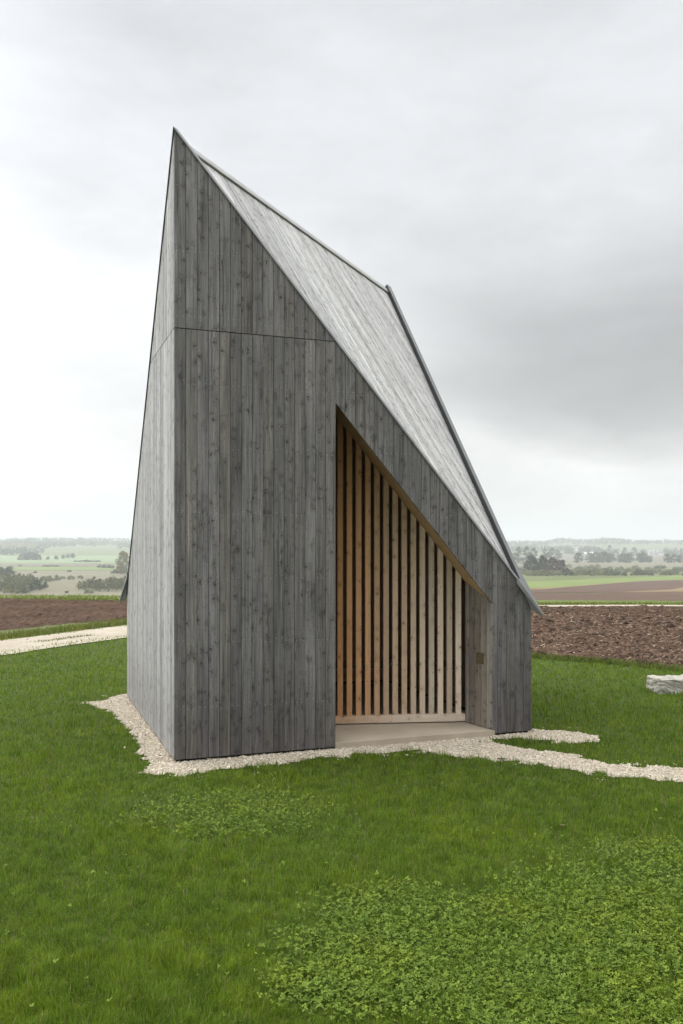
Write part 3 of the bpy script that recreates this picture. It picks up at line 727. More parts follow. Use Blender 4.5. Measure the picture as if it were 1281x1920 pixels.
stones('gravel', pts, rng.lognormal(math.log(0.0072), 0.36, len(pts)).clip(0.0035, 0.018), M_STONE, 'loose pale limestone gravel round the chapel and along its path', 'gravel', 0.004)

# ------------------------------------------------------------------ grass
def grass_mat(name, cols, trans=0.35, dry_amt=1.0):
    m, n, b = new_mat(name)
    f = n.attr('bid'); p = n.node('ShaderNodeNewGeometry').outputs['Position']
    big = n.noise(p, 0.9, 4, 0.6); mid = n.noise(p, 4.5, 3, 0.6)
    c = n.mix(f, cols[0], cols[1])
    c = n.mix(n.step(n.add(big, n.mul(n.m('SUBTRACT', mid, 0.5), 0.6)), 0.42, 0.66), c, n.mix(1, c, cols[2], 'MULTIPLY'))
    dry = n.step(n.m('FRACT', n.mul(f, 37.7)), 0.955, 0.97)
    c = n.mix(n.mul(dry, dry_amt), c, (0.26, 0.22, 0.10))
    b.inputs['Roughness'].default_value = 0.55; b.inputs['Specular IOR Level'].default_value = 0.12
    n.put(b.inputs['Base Color'], c)
    tr = n.node('ShaderNodeBsdfTranslucent'); n.put(tr.inputs[0], n.scale(c, 1.1))
    mx = n.node('ShaderNodeMixShader'); mx.inputs[0].default_value = trans
    m.node_tree.links.new(b.outputs[0], mx.inputs[1]); m.node_tree.links.new(tr.outputs[0], mx.inputs[2])
    m.node_tree.links.new(mx.outputs[0], m.node_tree.nodes['Material Output'].inputs[0])
    return m
M_BLADE = grass_mat('grass_blades', [(0.046, 0.094, 0.008), (0.195, 0.292, 0.032), (1.20, 1.12, 0.85)])

def blades(name, x, y, h, wd, mat, label, cat, seed=0, zoff=-0.008, lean=0.65):
    r = np.random.default_rng(seed); N = len(x)
    az = r.uniform(0, 6.283, N); la = 12.566 * vnoise(x, y, 7, 201) + 6 * vnoise(x, y, 1.2, 203) + r.normal(0, 0.9, N); ln = np.abs(r.normal(0, lean, N)).clip(0, 1.3)
    ax, ay = np.cos(az) * wd / 2, np.sin(az) * wd / 2
    lx, ly = np.cos(la) * np.sin(ln) * h, np.sin(la) * np.sin(ln) * h; lz = np.cos(ln) * h
    z0 = height(x, y) + zoff
    V = np.empty((N, 5, 3))
    V[:, 0] = np.stack([x - ax, y - ay, z0], -1); V[:, 1] = np.stack([x + ax, y + ay, z0], -1)
    mx_, my_, mz_ = x + lx * 0.36, y + ly * 0.36, z0 + h * 0.55 * (0.35 + 0.65 * np.cos(ln))
    V[:, 2] = np.stack([mx_ + ax * 0.8, my_ + ay * 0.8, mz_], -1); V[:, 3] = np.stack([mx_ - ax * 0.8, my_ - ay * 0.8, mz_], -1)
    V[:, 4] = np.stack([x + lx, y + ly, z0 + lz], -1)
    b0 = (np.arange(N) * 5)[:, None]
    Q = b0 + np.array([[0, 1, 2, 3]]); T = b0 + np.array([[3, 2, 4]])
    rb = np.clip(r.random(N) * 0.62 + vnoise(x, y, 13, 205) * 0.48 - 0.05, 0, 1)
    return tag(mesh(name, V.reshape(-1, 3), [Q, T], mat, attrs={'bid': np.concatenate([rb, rb])}), label, cat, kind='stuff')

lawn_poly = [tuple(p) for p in lawn_near] + [tuple(p) for p in lawn_far[::-1]]
def scatter(n_, y0, y1, margin=1.3, pw=1.0):
    """points over the view wedge, thinning with distance"""
    u = rng.random(n_); y = 1 / (1 / y0 + (1 / y1 - 1 / y0) * u)          # density falls as 1/y^3 across the widening wedge
    x = rng.uniform(-1, 1, n_) * (y * 0.40 + margin)
    return x, y
def clover_mask(x, y):
    """0..1: where the clover has taken over the lawn"""
    nz = (fbm(x, y, 2.2, 81, 3) - 0.5)
    def blob(px, py, rx, ry): return ((x - px) / rx) ** 2 + ((y - py) / ry) ** 2 + nz * 1.5
    c = np.minimum.reduce([blob(0.72, 4.45, 0.95, 0.62), blob(1.55, 4.9, 0.55, 0.75), blob(0.25, 4.9, 0.45, 0.35), blob(-0.85, 6.75, 0.75, 0.62), blob(2.2, 5.6, 0.5, 0.5), blob(0.2, 4.1, 0.5, 0.35), blob(1.2, 3.7, 0.7, 0.4)])
    return sstep(c, 2.1, 0.25)
x, y = scatter(620000, 2.9, 27.0)
g = inpoly(x, y + 0.10 * (vnoise(x, y, 3, 91) - 0.5), lawn_poly) & ~in_chapel(x, y, 0.05)
gm = in_gravel(x, y, 0.06)
g &= ~gm
g &= rng.random(len(x)) > clover_mask(x, y) * 0.5
x, y = x[g], y[g]
hh = (0.034 + 0.034 * fbm(x, y, 1.3, 93, 3)) * rng.uniform(0.6, 1.4, len(x)) * (0.6 + 0.8 * vnoise(x, y, 12, 95))
ww = np.maximum(0.0034, 0.00075 * y) * rng.uniform(0.7, 1.3, len(x))
blades('grass', x, y, hh, ww, M_BLADE, 'short mown grass of the lawn', 'grass', 5)

# clover: three folded leaflets on each stalk
M_CLOVER = grass_mat('clover_leaves', [(0.052, 0.102, 0.010), (0.205, 0.290, 0.045), (1.15, 1.05, 0.8)], 0.3, 0.0)
N = 140000
y = 1 / (1 / 3.0 + (1 / 7.9 - 1 / 3.0) * rng.random(N)); x = rng.uniform(-2.6, 3.2, N)
x, y = x, y
dens = clover_mask(x, y)
g = (rng.random(N) < dens ** 2.2 * 0.85 + 0.005) & (np.abs(x) < y * 0.40 + 0.8) & ~in_gravel(x, y, 0.05)
x, y = x[g], y[g]; N = len(x)
sz = rng.uniform(0.0045, 0.0105, N); zz = height(x, y) + rng.uniform(0.014, 0.045, N)
az = rng.uniform(0, 6.283, N); tl = rng.normal(0, 0.35, (N, 2))
V = np.empty((N, 3, 6, 3))
for j in range(3):
    a = az + j * 2.094 + rng.normal(0, 0.15, N)
    ca, sa = np.cos(a), np.sin(a); droop = rng.normal(0.05, 0.25, N)
    prof = [(0.0, 0.0, 0.0), (0.75, 0.62, 0.18), (1.35, 0.45, 0.16), (1.32, 0.0, 0.0), (1.35, -0.45, 0.16), (0.75, -0.62, 0.18)]
    for k, (f, sd_, up_) in enumerate(prof):
        px = f * ca - sd_ * sa; py = f * sa + sd_ * ca
        V[:, j, k, 0] = x + px * sz; V[:, j, k, 1] = y + py * sz
        V[:, j, k, 2] = zz + (up_ - f * droop + px * tl[:, 0] + py * tl[:, 1]) * sz
b0 = (np.arange(N * 3) * 6)[:, None]
Q = np.concatenate([b0 + np.array([[0, 1, 2, 3]]), b0 + np.array([[0, 3, 4, 5]])])
rb = np.repeat(rng.random(N), 3) * 0.8 + rng.random(N * 3) * 0.2
tag(mesh('clover', V.reshape(-1, 3), [Q], M_CLOVER, attrs={'bid': np.concatenate([rb, rb])}), 'spreading patches of white clover leaves in the lawn', 'clover', kind='stuff')

# longer rough grass on the verges and field edges
M_ROUGH = grass_mat('rough_grass', [(0.08, 0.12, 0.02), (0.19, 0.22, 0.06), (1.2, 1.05, 0.9)])
def along(pts, n_, w_):
    p = resample(pts, 400); k = rng.integers(0, 400, n_); f = rng.random(n_)[:, None]
    q = p[k] * (1 - f) + p[k + 1] * f
    return q[:, 0] + rng.normal(0, w_, n_), q[:, 1] + rng.normal(0, w_, n_)
e1 = [(2.2, 17.25), (3.55, 16.4), (4.72, 15.58), (5.67, 14.52), (9, 13.05)]
vx, vy = along([tuple(c + m_ * 1.45 * w_[0]) for c, m_, w_ in zip(lane_c[20:60], nn[20:60], wl[20:60])], 14000, 0.22)
ex, ey = along(e1, 7000, 0.07)
mx2, my2 = along([tuple(c + m_ * 0.05) for c, m_ in zip(lane_c[20:60], nn[20:60])], 5000, 0.09)
km = vnoise(mx2, my2, 1.6, 207) > 0.5; mx2, my2 = mx2[km], my2[km]
kx, ky = along([(-34, 35.6), (-13.7, 35.9), (-11, 35.2), (-7.0, 34.2), (-3, 34.2)], 9000, 0.5)
x = np.concatenate([vx, ex, mx2, kx]); y = np.concatenate([vy, ey, my2, ky])
hh = np.concatenate([rng.uniform(0.06, 0.2, len(vx)), rng.uniform(0.05, 0.13, len(ex)), rng.uniform(0.03, 0.06, len(mx2)), rng.uniform(0.08, 0.22, len(kx))])
blades('rough_grass', x, y, hh, np.maximum(0.012, 0.0009 * y), M_ROUGH, 'rough unmown grass along the track and field edges', 'grass', 8, zoff=0.0)

# straw and stubble on the ploughed field
M_STRAW = plain('straw', (0.33, 0.255, 0.17), 0.8, 0, 0.4, 3)
N = 3600
y = 1 / (1 / 14.0 + (1 / 29.5 - 1 / 14.0) * rng.random(N)); x = rng.uniform(2.6, 13, N)
g = inpoly(x, y, [(2.2, 17.5), (3.55, 16.6), (4.72, 15.8), (5.67, 14.8), (9, 13.4), (14, 12), (24, 29.3), (2.5, 29)])
x, y = x[g], y[g]; N = len(x)
ln = rng.lognormal(math.log(0.05), 0.55, N).clip(0.03, 0.28); wd = rng.uniform(0.008, 0.02, N); az = rng.uniform(0, 3.14, N); pit = rng.normal(0, 0.35, N)
dxx, dyy, dzz = np.cos(az) * np.cos(pit) * ln / 2, np.sin(az) * np.cos(pit) * ln / 2, np.sin(pit) * ln / 2
sx_, sy_ = -np.sin(az) * wd / 2, np.cos(az) * wd / 2
zz = height(x, y) + 0.045 + clods(x, y) + 0.025
V = np.empty((N, 6, 3))
for k, (e, s_, u_) in enumerate([(-1, -1, 0), (1, -1, 0), (1, 1, 0), (-1, 1, 0), (-1, 0, 1), (1, 0, 1)]):
    V[:, k] = np.stack([x + dxx * e + sx_ * s_, y + dyy * e + sy_ * s_, zz + dzz * e + u_ * wd * 0.5], -1)
b0 = (np.arange(N) * 6)[:, None]
tag(mesh('straw', V.reshape(-1, 3), [np.concatenate([b0 + np.array([[0, 1, 5, 4]]), b0 + np.array([[3, 4, 5, 2]])])], M_STRAW), 'broken straw and stubble strewn over the ploughed field', 'straw', kind='stuff')
# loose clods
M_CLOD = stone_mat('soil_clods', (0.036, 0.022, 0.014), (0.145, 0.092, 0.062))
N = 60000
y = 1 / (1 / 13.6 + (1 / 30 - 1 / 13.6) * rng.random(N)); x = rng.uniform(2.4, 13.5, N)
g = inpoly(x, y, [(2.2, 17.35), (3.55, 16.45), (4.72, 15.62), (5.67, 14.6), (9, 13.2), (14, 12), (24, 29.4), (2.5, 29)])
pts = np.stack([x[g], y[g]], 1)
o = stones('soil_clods', pts, rng.lognormal(math.log(0.024), 0.5, len(pts)).clip(0.012, 0.11), M_CLOD, 'crumbled clods of brown earth on the ploughed field', 'soil', 0.05, seed=5)

# ------------------------------------------------------------------ rough stone block on the lawn
M_BLOCK, n, b = new_mat('rough_limestone')
p = n.node('ShaderNodeTexCoord').outputs['Object']
f1 = n.noise(p, 6, 6, 0.65); f2 = n.noise(p, 28, 5, 0.65)
c = n.mix(n.lin(f1, 0.35, 0.68), (0.27, 0.252, 0.215), (0.50, 0.475, 0.42))
c = n.mix(n.step(f2, 0.58, 0.75), c, (0.16, 0.15, 0.12))
n.put(b.inputs['Base Color'], c); b.inputs['Roughness'].default_value = 0.92; b.inputs['Specular IOR Level'].default_value = 0.2
n.put(b.inputs['Normal'], n.bump(n.add(f1, f2), 0.6, 0.02))
bl = flat(1237, 1303)
lx_, ly_, lz_ = 1.25, 0.42, 0.205
V = []; nxb, nyb, nzb = 90, 30, 20
faces = []
def grid_face(fn, na, nb):
    i0 = len(V)
    for a_ in range(na + 1):
        for b_ in range(nb + 1): V.append(fn(a_ / na, b_ / nb))
    for a_ in range(na):
        for b_ in range(nb):
            k_ = i0 + a_ * (nb + 1) + b_; faces.append((k_, k_ + nb + 1, k_ + nb + 2, k_ + 1))
grid_face(lambda a_, b_: (a_, b_, 1), nxb, nyb); grid_face(lambda a_, b_: (a_, 0, b_), nxb, nzb); grid_face(lambda a_, b_: (a_, 1, b_), nxb, nzb)
grid_face(lambda a_, b_: (0, a_, b_), nyb, nzb); grid_face(lambda a_, b_: (1, a_, b_), nyb, nzb)
V = np.array(V, float)
rd = lambda v: v + 0.0
S3 = np.array([lx_, ly_, lz_]); W3 = (V - np.array([0, 0, 0])) * S3
h1 = fbm(W3[:, 0] * 1 + W3[:, 2] * 1.7 + 3, W3[:, 1] + W3[:, 2] * 2.3, 15, 101, 4) - 0.5; h2 = fbm(W3[:, 0] + W3[:, 2] * 2.1 + 9, W3[:, 1] * 1.2 - W3[:, 2] + 5, 15, 103, 4) - 0.5; h3 = fbm(W3[:, 0] + 17, W3[:, 1] + W3[:, 2], 13, 107, 4) - 0.5
inset = (np.abs(V - 0.5) > 0.49).sum(1) >= 2
W3 += np.stack([h1, h2, h3 * 0.8], 1) * 0.042
W3 -= (np.sign(V - 0.5) * inset[:, None]) * 0.006
W3[:, 2] = np.where(V[:, 2] < 0.01, -0.04, W3[:, 2])
o = mesh('stone_block', W3, [np.array(faces)], M_BLOCK, smooth=False)
o.location = (bl[0], bl[1] + 0.02, float(height(*bl))); o.rotation_euler = (0, 0, R(4))
tag(o, 'rough hewn pale limestone block lying on the lawn near the field', 'stone')

# two small weed tufts growing in the gravel
for u, v, lab, s_ in ((723, 1386, 'larger flat weed tuft in the gravel before the porch', 0.13), (806, 1377.5, 'smaller weed tuft in the gravel by the slab edge', 0.07)):
    px, py = flat(u, v); k_ = int(900 * s_ / 0.1)
    a_ = rng.uniform(0, 6.283, k_); rr = np.sqrt(rng.random(k_)) * s_
    t_ = blades('weed_tuft', px + np.cos(a_) * rr * 1.15, py + np.sin(a_) * rr * 0.8, rng.uniform(0.012, 0.035, k_), np.full(k_, 0.006), M_BLADE, lab, 'weed', 31, zoff=0.01, lean=0.7)
    t_['kind'] = 'thing'

# a few fallen leaves
def leaf(u, v, size, col, label, rz):
    px, py = flat(u, v)
    m_ = plain('fallen_leaf', col, 0.7, 0, 0.3, 40)
    k_ = 9; prof = [0, .55, .8, .9, .75, .5, .25, .1, 0]
    V = []
    for i_ in range(k_):
        t_ = i_ / (k_ - 1) - 0.5
        for sd_ in (-1, 0, 1): V.append((t_ * size, sd_ * prof[i_] * size * 0.36, size * (0.35 * t_ * t_ * 2 + 0.16 * abs(sd_) * prof[i_])))
    q_ = [(i_ * 3 + c_, i_ * 3 + c_ + 3, i_ * 3 + c_ + 4, i_ * 3 + c_ + 1) for i_ in range(k_ - 1) for c_ in (0, 1)]
    o = mesh('fallen_leaf', V, [q_], m_); o.location = (px, py, float(height(px, py)) + 0.035); o.rotation_euler = (0.1, 0.15, rz)
    return tag(o, label, 'leaf')
leaf(114, 1240, 0.07, (0.16, 0.03, 0.02), 'small red fallen leaf on the lawn left of the chapel', 0.4)
leaf(301, 1424, 0.06, (0.05, 0.028, 0.015), 'curled dark leaf on the gravel near the chapel corner', 1.0)
leaf(900, 1398, 0.055, (0.045, 0.025, 0.015), 'curled dark leaf on the gravel before the porch', 2.0)
leaf(685, 1361, 0.055, (0.04, 0.025, 0.015), 'dark leaf lying on the concrete step by the slats', 0.2)
leaf(1055, 1555, 0.05, (0.26, 0.20, 0.11), 'pale dry leaf lying in the grass above the clover', 0.7)

# ------------------------------------------------------------------ trees and bushes
def leaf_mat(name, a, b_, hue=(1.1, 1.0, 0.9)):
    m, n, b = new_mat(name)
    f = n.attr('bid'); c = n.mix(f, a, b_)
    oi = n.node('ShaderNodeObjectInfo').outputs['Random']
    c = n.mix(n.mul(oi, 0.6), c, n.mix(1, c, hue, 'MULTIPLY'))
    n.put(b.inputs['Base Color'], c); b.inputs['Roughness'].default_value = 0.7; b.inputs['Specular IOR Level'].default_value = 0.2
    return m
L_DARK = leaf_mat('dark_leaves', (0.020, 0.030, 0.014), (0.050, 0.064, 0.028))
L_BROWN = leaf_mat('russet_leaves', (0.045, 0.028, 0.018), (0.11, 0.060, 0.035))
L_MID = leaf_mat('mid_leaves', (0.035, 0.050, 0.022), (0.09, 0.11, 0.045))
L_GOLD = leaf_mat('yellowing_leaves', (0.13, 0.135, 0.04), (0.30, 0.26, 0.08))
L_WILLOW = leaf_mat('willow_leaves', (0.080, 0.098, 0.046), (0.20, 0.215, 0.11), (1.25, 1.05, 0.85))
M_BARK = plain('bark', (0.09, 0.075, 0.06), 0.9, 0, 0.25, 3)

def leaf_cloud(centres, radii, per, size, r):
    C = np.repeat(centres, per, 0); RR = np.repeat(radii, per, 0)
    N = len(C)
    dv = r.normal(size=(N, 3)); dv /= np.linalg.norm(dv, axis=1)[:, None]
    pos = C + dv * RR * (r.random((N, 1)) ** 0.4)
    nv = dv + r.normal(0, 0.6, (N, 3)); nv /= np.linalg.norm(nv, axis=1)[:, None]
    a = np.cross(nv, r.normal(size=(N, 3))); a /= np.linalg.norm(a, axis=1)[:, None]; b_ = np.cross(nv, a)
    s = size * r.uniform(0.5, 1.4, (N, 1))
    V = np.stack([pos - a * s, pos - b_ * s * 0.7, pos + a * s, pos + b_ * s * 0.7], 1)
    V += nv[:, None] * (np.array([0, .25, 0, .25])[None, :, None] * s[:, None])
    Q = (np.arange(N) * 4)[:, None] + np.array([[0, 1, 2, 3]])
    cl = np.repeat(r.random(len(centres)), per)
    return V.reshape(-1, 3), Q, np.clip(cl * 0.55 + r.random(N) * 0.45, 0, 1)

def tube_np(pts, rad, k=6):
    pts = np.array(pts, float); V = []; Qs = []
    for i, (p, r_) in enumerate(zip(pts, rad)):
        for j in range(k): V.append(p + np.array([math.cos(j * 6.2832 / k) * r_, math.sin(j * 6.2832 / k) * r_, 0]))
    for i in range(len(pts) - 1):
        for j in range(k): Qs.append((i * k + j, i * k + (j + 1) % k, (i + 1) * k + (j + 1) % k, (i + 1) * k + j))
    return np.array(V), np.array(Qs)

def tree_meshes(h, wdt, mat, seed, nclump=46, per=26, leaf=0.35, base=0.18, shape=0.75):
    """returns (trunk mesh, crown mesh): tapered trunk with limbs, crown of leaf clumps with gaps"""
    r = np.random.default_rng(seed)
    tv, tq = tube_np([(0, 0, -0.4), (0.05 * wdt * r.normal(), 0, h * 0.25), (0.06 * wdt * r.normal(), 0.04 * wdt * r.normal(), h * 0.55), (0, 0, h * 0.85)], [h * 0.024, h * 0.018, h * 0.011, h * 0.003])
    Vs, Qs = [tv], [tq]; nv = len(tv)
    cents = []
    for k in range(nclump):
        f = r.random(); zc = h * (base + (1 - base) * f * 0.93)
        prof = math.sin(math.pi * min(1, (0.13 + 0.87 * f)) ** shape) ** 0.45
        a = r.uniform(0, 6.283); rr = wdt / 2 * prof * math.sqrt(r.random()) * 0.92
        cents.append((math.cos(a) * rr, math.sin(a) * rr, zc))
    cents = np.array(cents); rad = r.uniform(0.10, 0.19, (nclump, 1)) * wdt * np.array([[1, 1, 0.8]])
    for c in cents[:9]:
        z0 = max(h * 0.15, c[2] - h * 0.2)
        v, q_ = tube_np([(0, 0, z0), tuple((np.array([0, 0, z0]) + c) / 2 + np.array([0, 0, h * 0.02])), tuple(c)], [h * 0.010, h * 0.006, h * 0.002], 4)
        Vs.append(v); Qs.append(q_ + nv); nv += len(v)
    lv, lq, lb = leaf_cloud(cents, rad, per, leaf, r)
    return (np.concatenate(Vs), np.concatenate(Qs)), (lv, lq, lb)

def tree(name, loc, h, wdt, mat, label, group, seed, **kw):
    o = empty(name, (loc[0], loc[1], float(height(*loc))), label, 'tree', group)
    (tv, tq), (lv, lq, lb) = tree_meshes(h, wdt, mat, seed, **kw)
    mesh('trunk', tv, [tq], M_BARK, o, smooth=True); mesh('crown', lv, [lq], mat, o, attrs={'bid': lb})
    return o
def copy_tree(o, loc, s, label, rz, mat=None):
    c = o.copy(); COL.objects.link(c); c.location = (loc[0], loc[1], float(height(*loc))); c.scale = (s[0], s[0], s[1]); c.rotation_euler = (0, 0, rz); c['label'] = label
    for ch in list(o.children):
        d_ = ch.copy(); COL.objects.link(d_); d_.parent = c
    return c
def at_d(u, y): return ((u - CX) / F * y, y)
def hpx(px, y): return px * y / F

# right: dark clump in front of the paler trees
tree('oak_tree', at_d(996, 610), 13.2, 12, L_DARK, 'dark green broad tree at the left end of the dark clump on the right', 'dark clump of trees right of the chapel', 21, nclump=60, per=34, leaf=0.5, base=0.05)
tree('oak_tree', at_d(1017, 616), 13.8, 11.5, L_DARK, 'tallest dark green tree in the middle of the dark clump', 'dark clump of trees right of the chapel', 22, nclump=60, per=34, leaf=0.5, base=0.05)
tree('oak_tree', at_d(1036, 610), 12.0, 11, L_BROWN, 'russet brown round tree of the dark clump', 'dark clump of trees right of the chapel', 23, nclump=60, per=34, leaf=0.5, base=0.05)
tree('oak_tree', at_d(1052, 618), 11.0, 10, L_BROWN, 'russet brown tree at the right end of the dark clump', 'dark clump of trees right of the chapel', 24, nclump=60, per=34, leaf=0.5, base=0.05)
# left: big yellowing tree beside the chapel
tree('poplar_tree', at_d(231, 690), 18.5, 13, L_GOLD, 'large yellowing tree rising just left of the chapel wall', None, 25, nclump=70, per=40, leaf=0.45, base=0.03)
tree('willow_tree', at_d(252, 660), 13, 15, L_WILLOW, 'grey green willow half hidden behind the yellowing tree', None, 26, nclump=60, per=34, leaf=0.45, base=0.02)

protoA = tree('field_tree', at_d(1084, 1150), 14, 13, L_MID, 'lone round tree standing before the farm', 'trees scattered before the farm', 27, nclump=44, per=22, leaf=0.7, base=0.12)
protoB = tree('field_tree', at_d(1108, 1180), 13, 17, L_MID, 'broad grey green tree of the belt before the farm', 'trees scattered before the farm', 28, nclump=52, per=22, leaf=0.7, base=0.05)
protoT = tree('ash_tree', at_d(972, 1050), 22, 14, L_MID, 'tall pale tree behind the roof edge on the right', 'tall trees behind the dark clump', 29, nclump=48, per=18, leaf=0.7, base=0.1, shape=0.9)
r = random.Random(9)
for u, y, s in ((988, 1080, 1.02), (1001, 1060, 0.95), (1022, 1250, 0.9), (1034, 1300, 0.95), (1046, 1280, 0.8)):
    copy_tree(protoT, at_d(u, y), (r.uniform(0.9, 1.15), s), 'pale tall tree in the row above the dark clump', r.uniform(0, 6))
for u, y, s, w_ in ((1120, 1190, 1.05, 1.0), (1133, 1170, 1.15, 1.1), (1146, 1200, 1.0, 0.9), (1168, 1190, 0.95, 1.0), (1180, 1160, 1.05, 0.9), (1200, 1190, 1.0, 0.8), (1207, 1220, 1.1, 0.8)):
    copy_tree(protoB, at_d(u, y), (w_, s), 'broad grey green tree of the belt before the farm', r.uniform(0, 6))
for u, y, s, w_, lab in ((1218, 1180, 0.65, 0.75, 'small round tree standing below the silos'), (1252, 1150, 0.9, 0.8, 'first of the three small trees near the right edge'), (1263, 1160, 0.85, 0.85, 'middle of the three small trees near the right edge'), (1275, 1150, 0.8, 0.8, 'last of the three small trees near the right edge')):
    copy_tree(protoA, at_d(u, y), (w_, s), lab, r.uniform(0, 6))
# trees around the farm
for u in (1062, 1070, 1090, 1097, 1103, 1117, 1123, 1129, 1136, 1143, 1156, 1172, 1190, 1206):
    y = r.uniform(1850, 2050)
    copy_tree(protoA if r.random() < 0.5 else protoB, at_d(u, y), (r.uniform(0.8, 1.2), r.uniform(0.9, 1.5)), 'hazy grey tree among the farm buildings', r.uniform(0, 6))['group'] = 'hazy trees at the farm'
# left valley trees
protoG = tree('field_tree', at_d(40, 1250), 9, 12, L_GOLD, 'small yellowing tree at the left end of the clump on the pale crop', 'tree clump on the pale green crop', 33, nclump=40, per=20, leaf=0.7, base=0.03)
for u, y, s, w_ in ((47, 1260, 1.2, 1.0), (55, 1270, 1.35, 1.2), (63, 1265, 1.35, 1.1), (70, 1260, 1.1, 1.1)):
    c = copy_tree(protoB, at_d(u, y), (w_ * 0.7, s * 0.65), 'green tree of the clump on the pale crop field', r.uniform(0, 6)); c['group'] = 'tree clump on the pale green crop'
for u, y, s in ((105, 1300, 0.45), (118, 1350, 0.5), (128, 1400, 0.55), (136, 1400, 0.6), (90, 1280, 0.4)):
    c = copy_tree(protoB, at_d(u, y), (s * 0.9, s), 'small dim tree along the far crop edge on the left', r.uniform(0, 6)); c['group'] = 'small dim trees beyond the pale crop'
for u, y, s in ((2, 640, 0.5), (12, 650, 0.42), (18, 640, 0.55)):
    c = copy_tree(protoB, at_d(u, y), (s * 0.8, s), 'dim tree standing at the left edge of the marsh', r.uniform(0, 6)); c['group'] = 'dim trees at the marsh edge'

# willow scrub: single rounded bushes
def bush_mesh(seed, mat):
    r = np.random.default_rng(seed); nc = 34
    a = r.uniform(0, 6.283, nc); rr = np.sqrt(r.random(nc)) * 0.82
    c = np.stack([np.cos(a) * rr, np.sin(a) * rr, (1 - rr ** 2) ** 0.6 * r.uniform(0.3, 0.92, nc)], 1)
    v, q_, b_ = leaf_cloud(c, r.uniform(0.16, 0.30, (nc, 1)) * np.array([[1, 1, 0.75]]), 30, 0.055, r)
    return v, q_, b_
bush_data = []
for k_, mat in enumerate((L_WILLOW, L_WILLOW, L_MID, L_WILLOW)):
    v, q_, b_ = bush_mesh(50 + k_, mat)
    me_o = mesh('willow_bush', v, [q_], mat, attrs={'bid': b_}); bush_data.append(me_o.data)
    bpy.data.objects.remove(me_o)
def bush(u, y, wpx, hpx_, label, group, k_=None, rz=None):
    x_, y_ = at_d(u, y)
    o = bpy.data.objects.new('willow_bush', bush_data[r.randrange(4) if k_ is None else k_]); COL.objects.link(o)
    o.location = (x_, y_, float(height(x_, y_)) - 0.1); o.scale = (wpx * y / F / 2, wpx * y / F / 2, hpx_ * y / F)
    o.rotation_euler = (0, 0, r.uniform(0, 6.28) if rz is None else rz)
    return tag(o, label, 'bush', group)
# left scrub: two thickets and loose bushes behind
for u, y, w_, h_ in ((2, 400, 44, 24), (14, 420, 34, 26), (30, 405, 40, 24), (26, 440, 36, 30), (46, 410, 40, 26), (60, 430, 36, 27), (66, 405, 30, 24), (78, 420, 26, 22), (40, 460, 34, 26), (56, 470, 30, 24), (10, 470, 40, 26), (-14, 410, 40, 26), (-30, 430, 40, 28), (20, 385, 30, 14), (44, 385, 30, 13)):
    bush(u, y, w_, h_, 'grey green willow bush in the thicket at the left picture edge', 'willow bushes of the left thicket')
for u, y, w_, h_ in ((156, 425, 28, 20), (166, 410, 30, 24), (180, 430, 36, 26), (190, 405, 34, 24), (204, 415, 36, 26), (216, 430, 36, 27), (226, 410, 34, 26), (238, 425, 40, 28), (255, 420, 44, 30), (275, 415, 44, 30)):
    bush(u, y, w_, h_, 'dark green bush in the thicket beside the chapel spout', 'bushes of the thicket beside the chapel')
bush(167, 385, 22, 10, 'small grey bush in front of the thicket beside the chapel', None, 0)
for u, y, w_, h_ in ((84, 520, 26, 14), (92, 530, 22, 12), (107, 535, 15, 13), (134, 560, 18, 10), (150, 580, 14, 8), (118, 570, 14, 7)):
    bush(u, y, w_, h_, 'low round bush standing in the middle of the tan marsh', 'low bushes in the marsh meadow')
for u, y, w_, h_ in ((66, 720, 10, 5), (38, 960, 9, 4), (190, 880, 20, 8), (200, 880, 20, 9), (208, 870, 16, 8), (95, 950, 36, 4), (160, 1150, 30, 5), (176, 1150, 30, 5), (145, 1150, 18, 4), (25, 730, 16, 4), (215, 700, 20, 9), (222, 690, 20, 12), (130, 750, 10, 5)):
    bush(u, y, w_, h_, 'far low bush on the strip fields of the left valley', 'far low bushes in the left valley', 2)
# right scrub belt
for k_ in range(135):
    u = r.uniform(975, 1310); y = r.uniform(520, 900)
    t_ = (y - 520) / 380
    bush(u, y, r.uniform(16, 36) * (1 - 0.3 * t_), r.uniform(7, 13) * (1 - 0.35 * t_), 'grey green bush in the wide scrub belt beyond the green field', 'bushes of the right scrub belt')
for u, y, w_, h_ in ((1000, 500, 44, 12), (1018, 505, 50, 13), (1038, 500, 40, 12), (1066, 505, 26, 13), (1100, 500, 50, 12), (1122, 505, 36, 10), (1142, 505, 16, 11)):
    bush(u, y, w_, h_, 'bush along the front edge of the right scrub belt', 'front bushes of the right scrub belt')

# woods on the far hills: one mass
def far_wood(name, regions, mat, label, seed, leaf=2.2):
    r_ = np.random.default_rng(seed); C = []; RR = []
    for u0, u1, y0, y1, cnt, hh_ in regions:
        u = r_.uniform(u0, u1, cnt); y = r_.uniform(y0, y1, cnt); x = (u - CX) / F * y
        keep_ = fbm(x, y * 0.5, 1 / 160.0, seed, 3) > 0.42
        x, y = x[keep_], y[keep_]
        C.append(np.stack([x, y, height(x, y) + hh_ * 0.5], 1)); RR.append(np.stack([np.full(len(x), hh_ * 0.5)] * 2 + [np.full(len(x), hh_ * 0.6)], 1) * r_.uniform(0.7, 1.3, (len(x), 1)))
    v, q_, b_ = leaf_cloud(np.concatenate(C), np.concatenate(RR), 14, leaf, r_)
    return tag(mesh(name, v, [q_], mat, attrs={'bid': b_}), label, 'wood', kind='stuff')
far_wood('hill_wood', [(-120, 330, 1560, 2500, 1500, 11), (-120, 330, 2300, 3300, 900, 12)], L_MID, 'hazy wooded hillside across the valley on the left', 111)
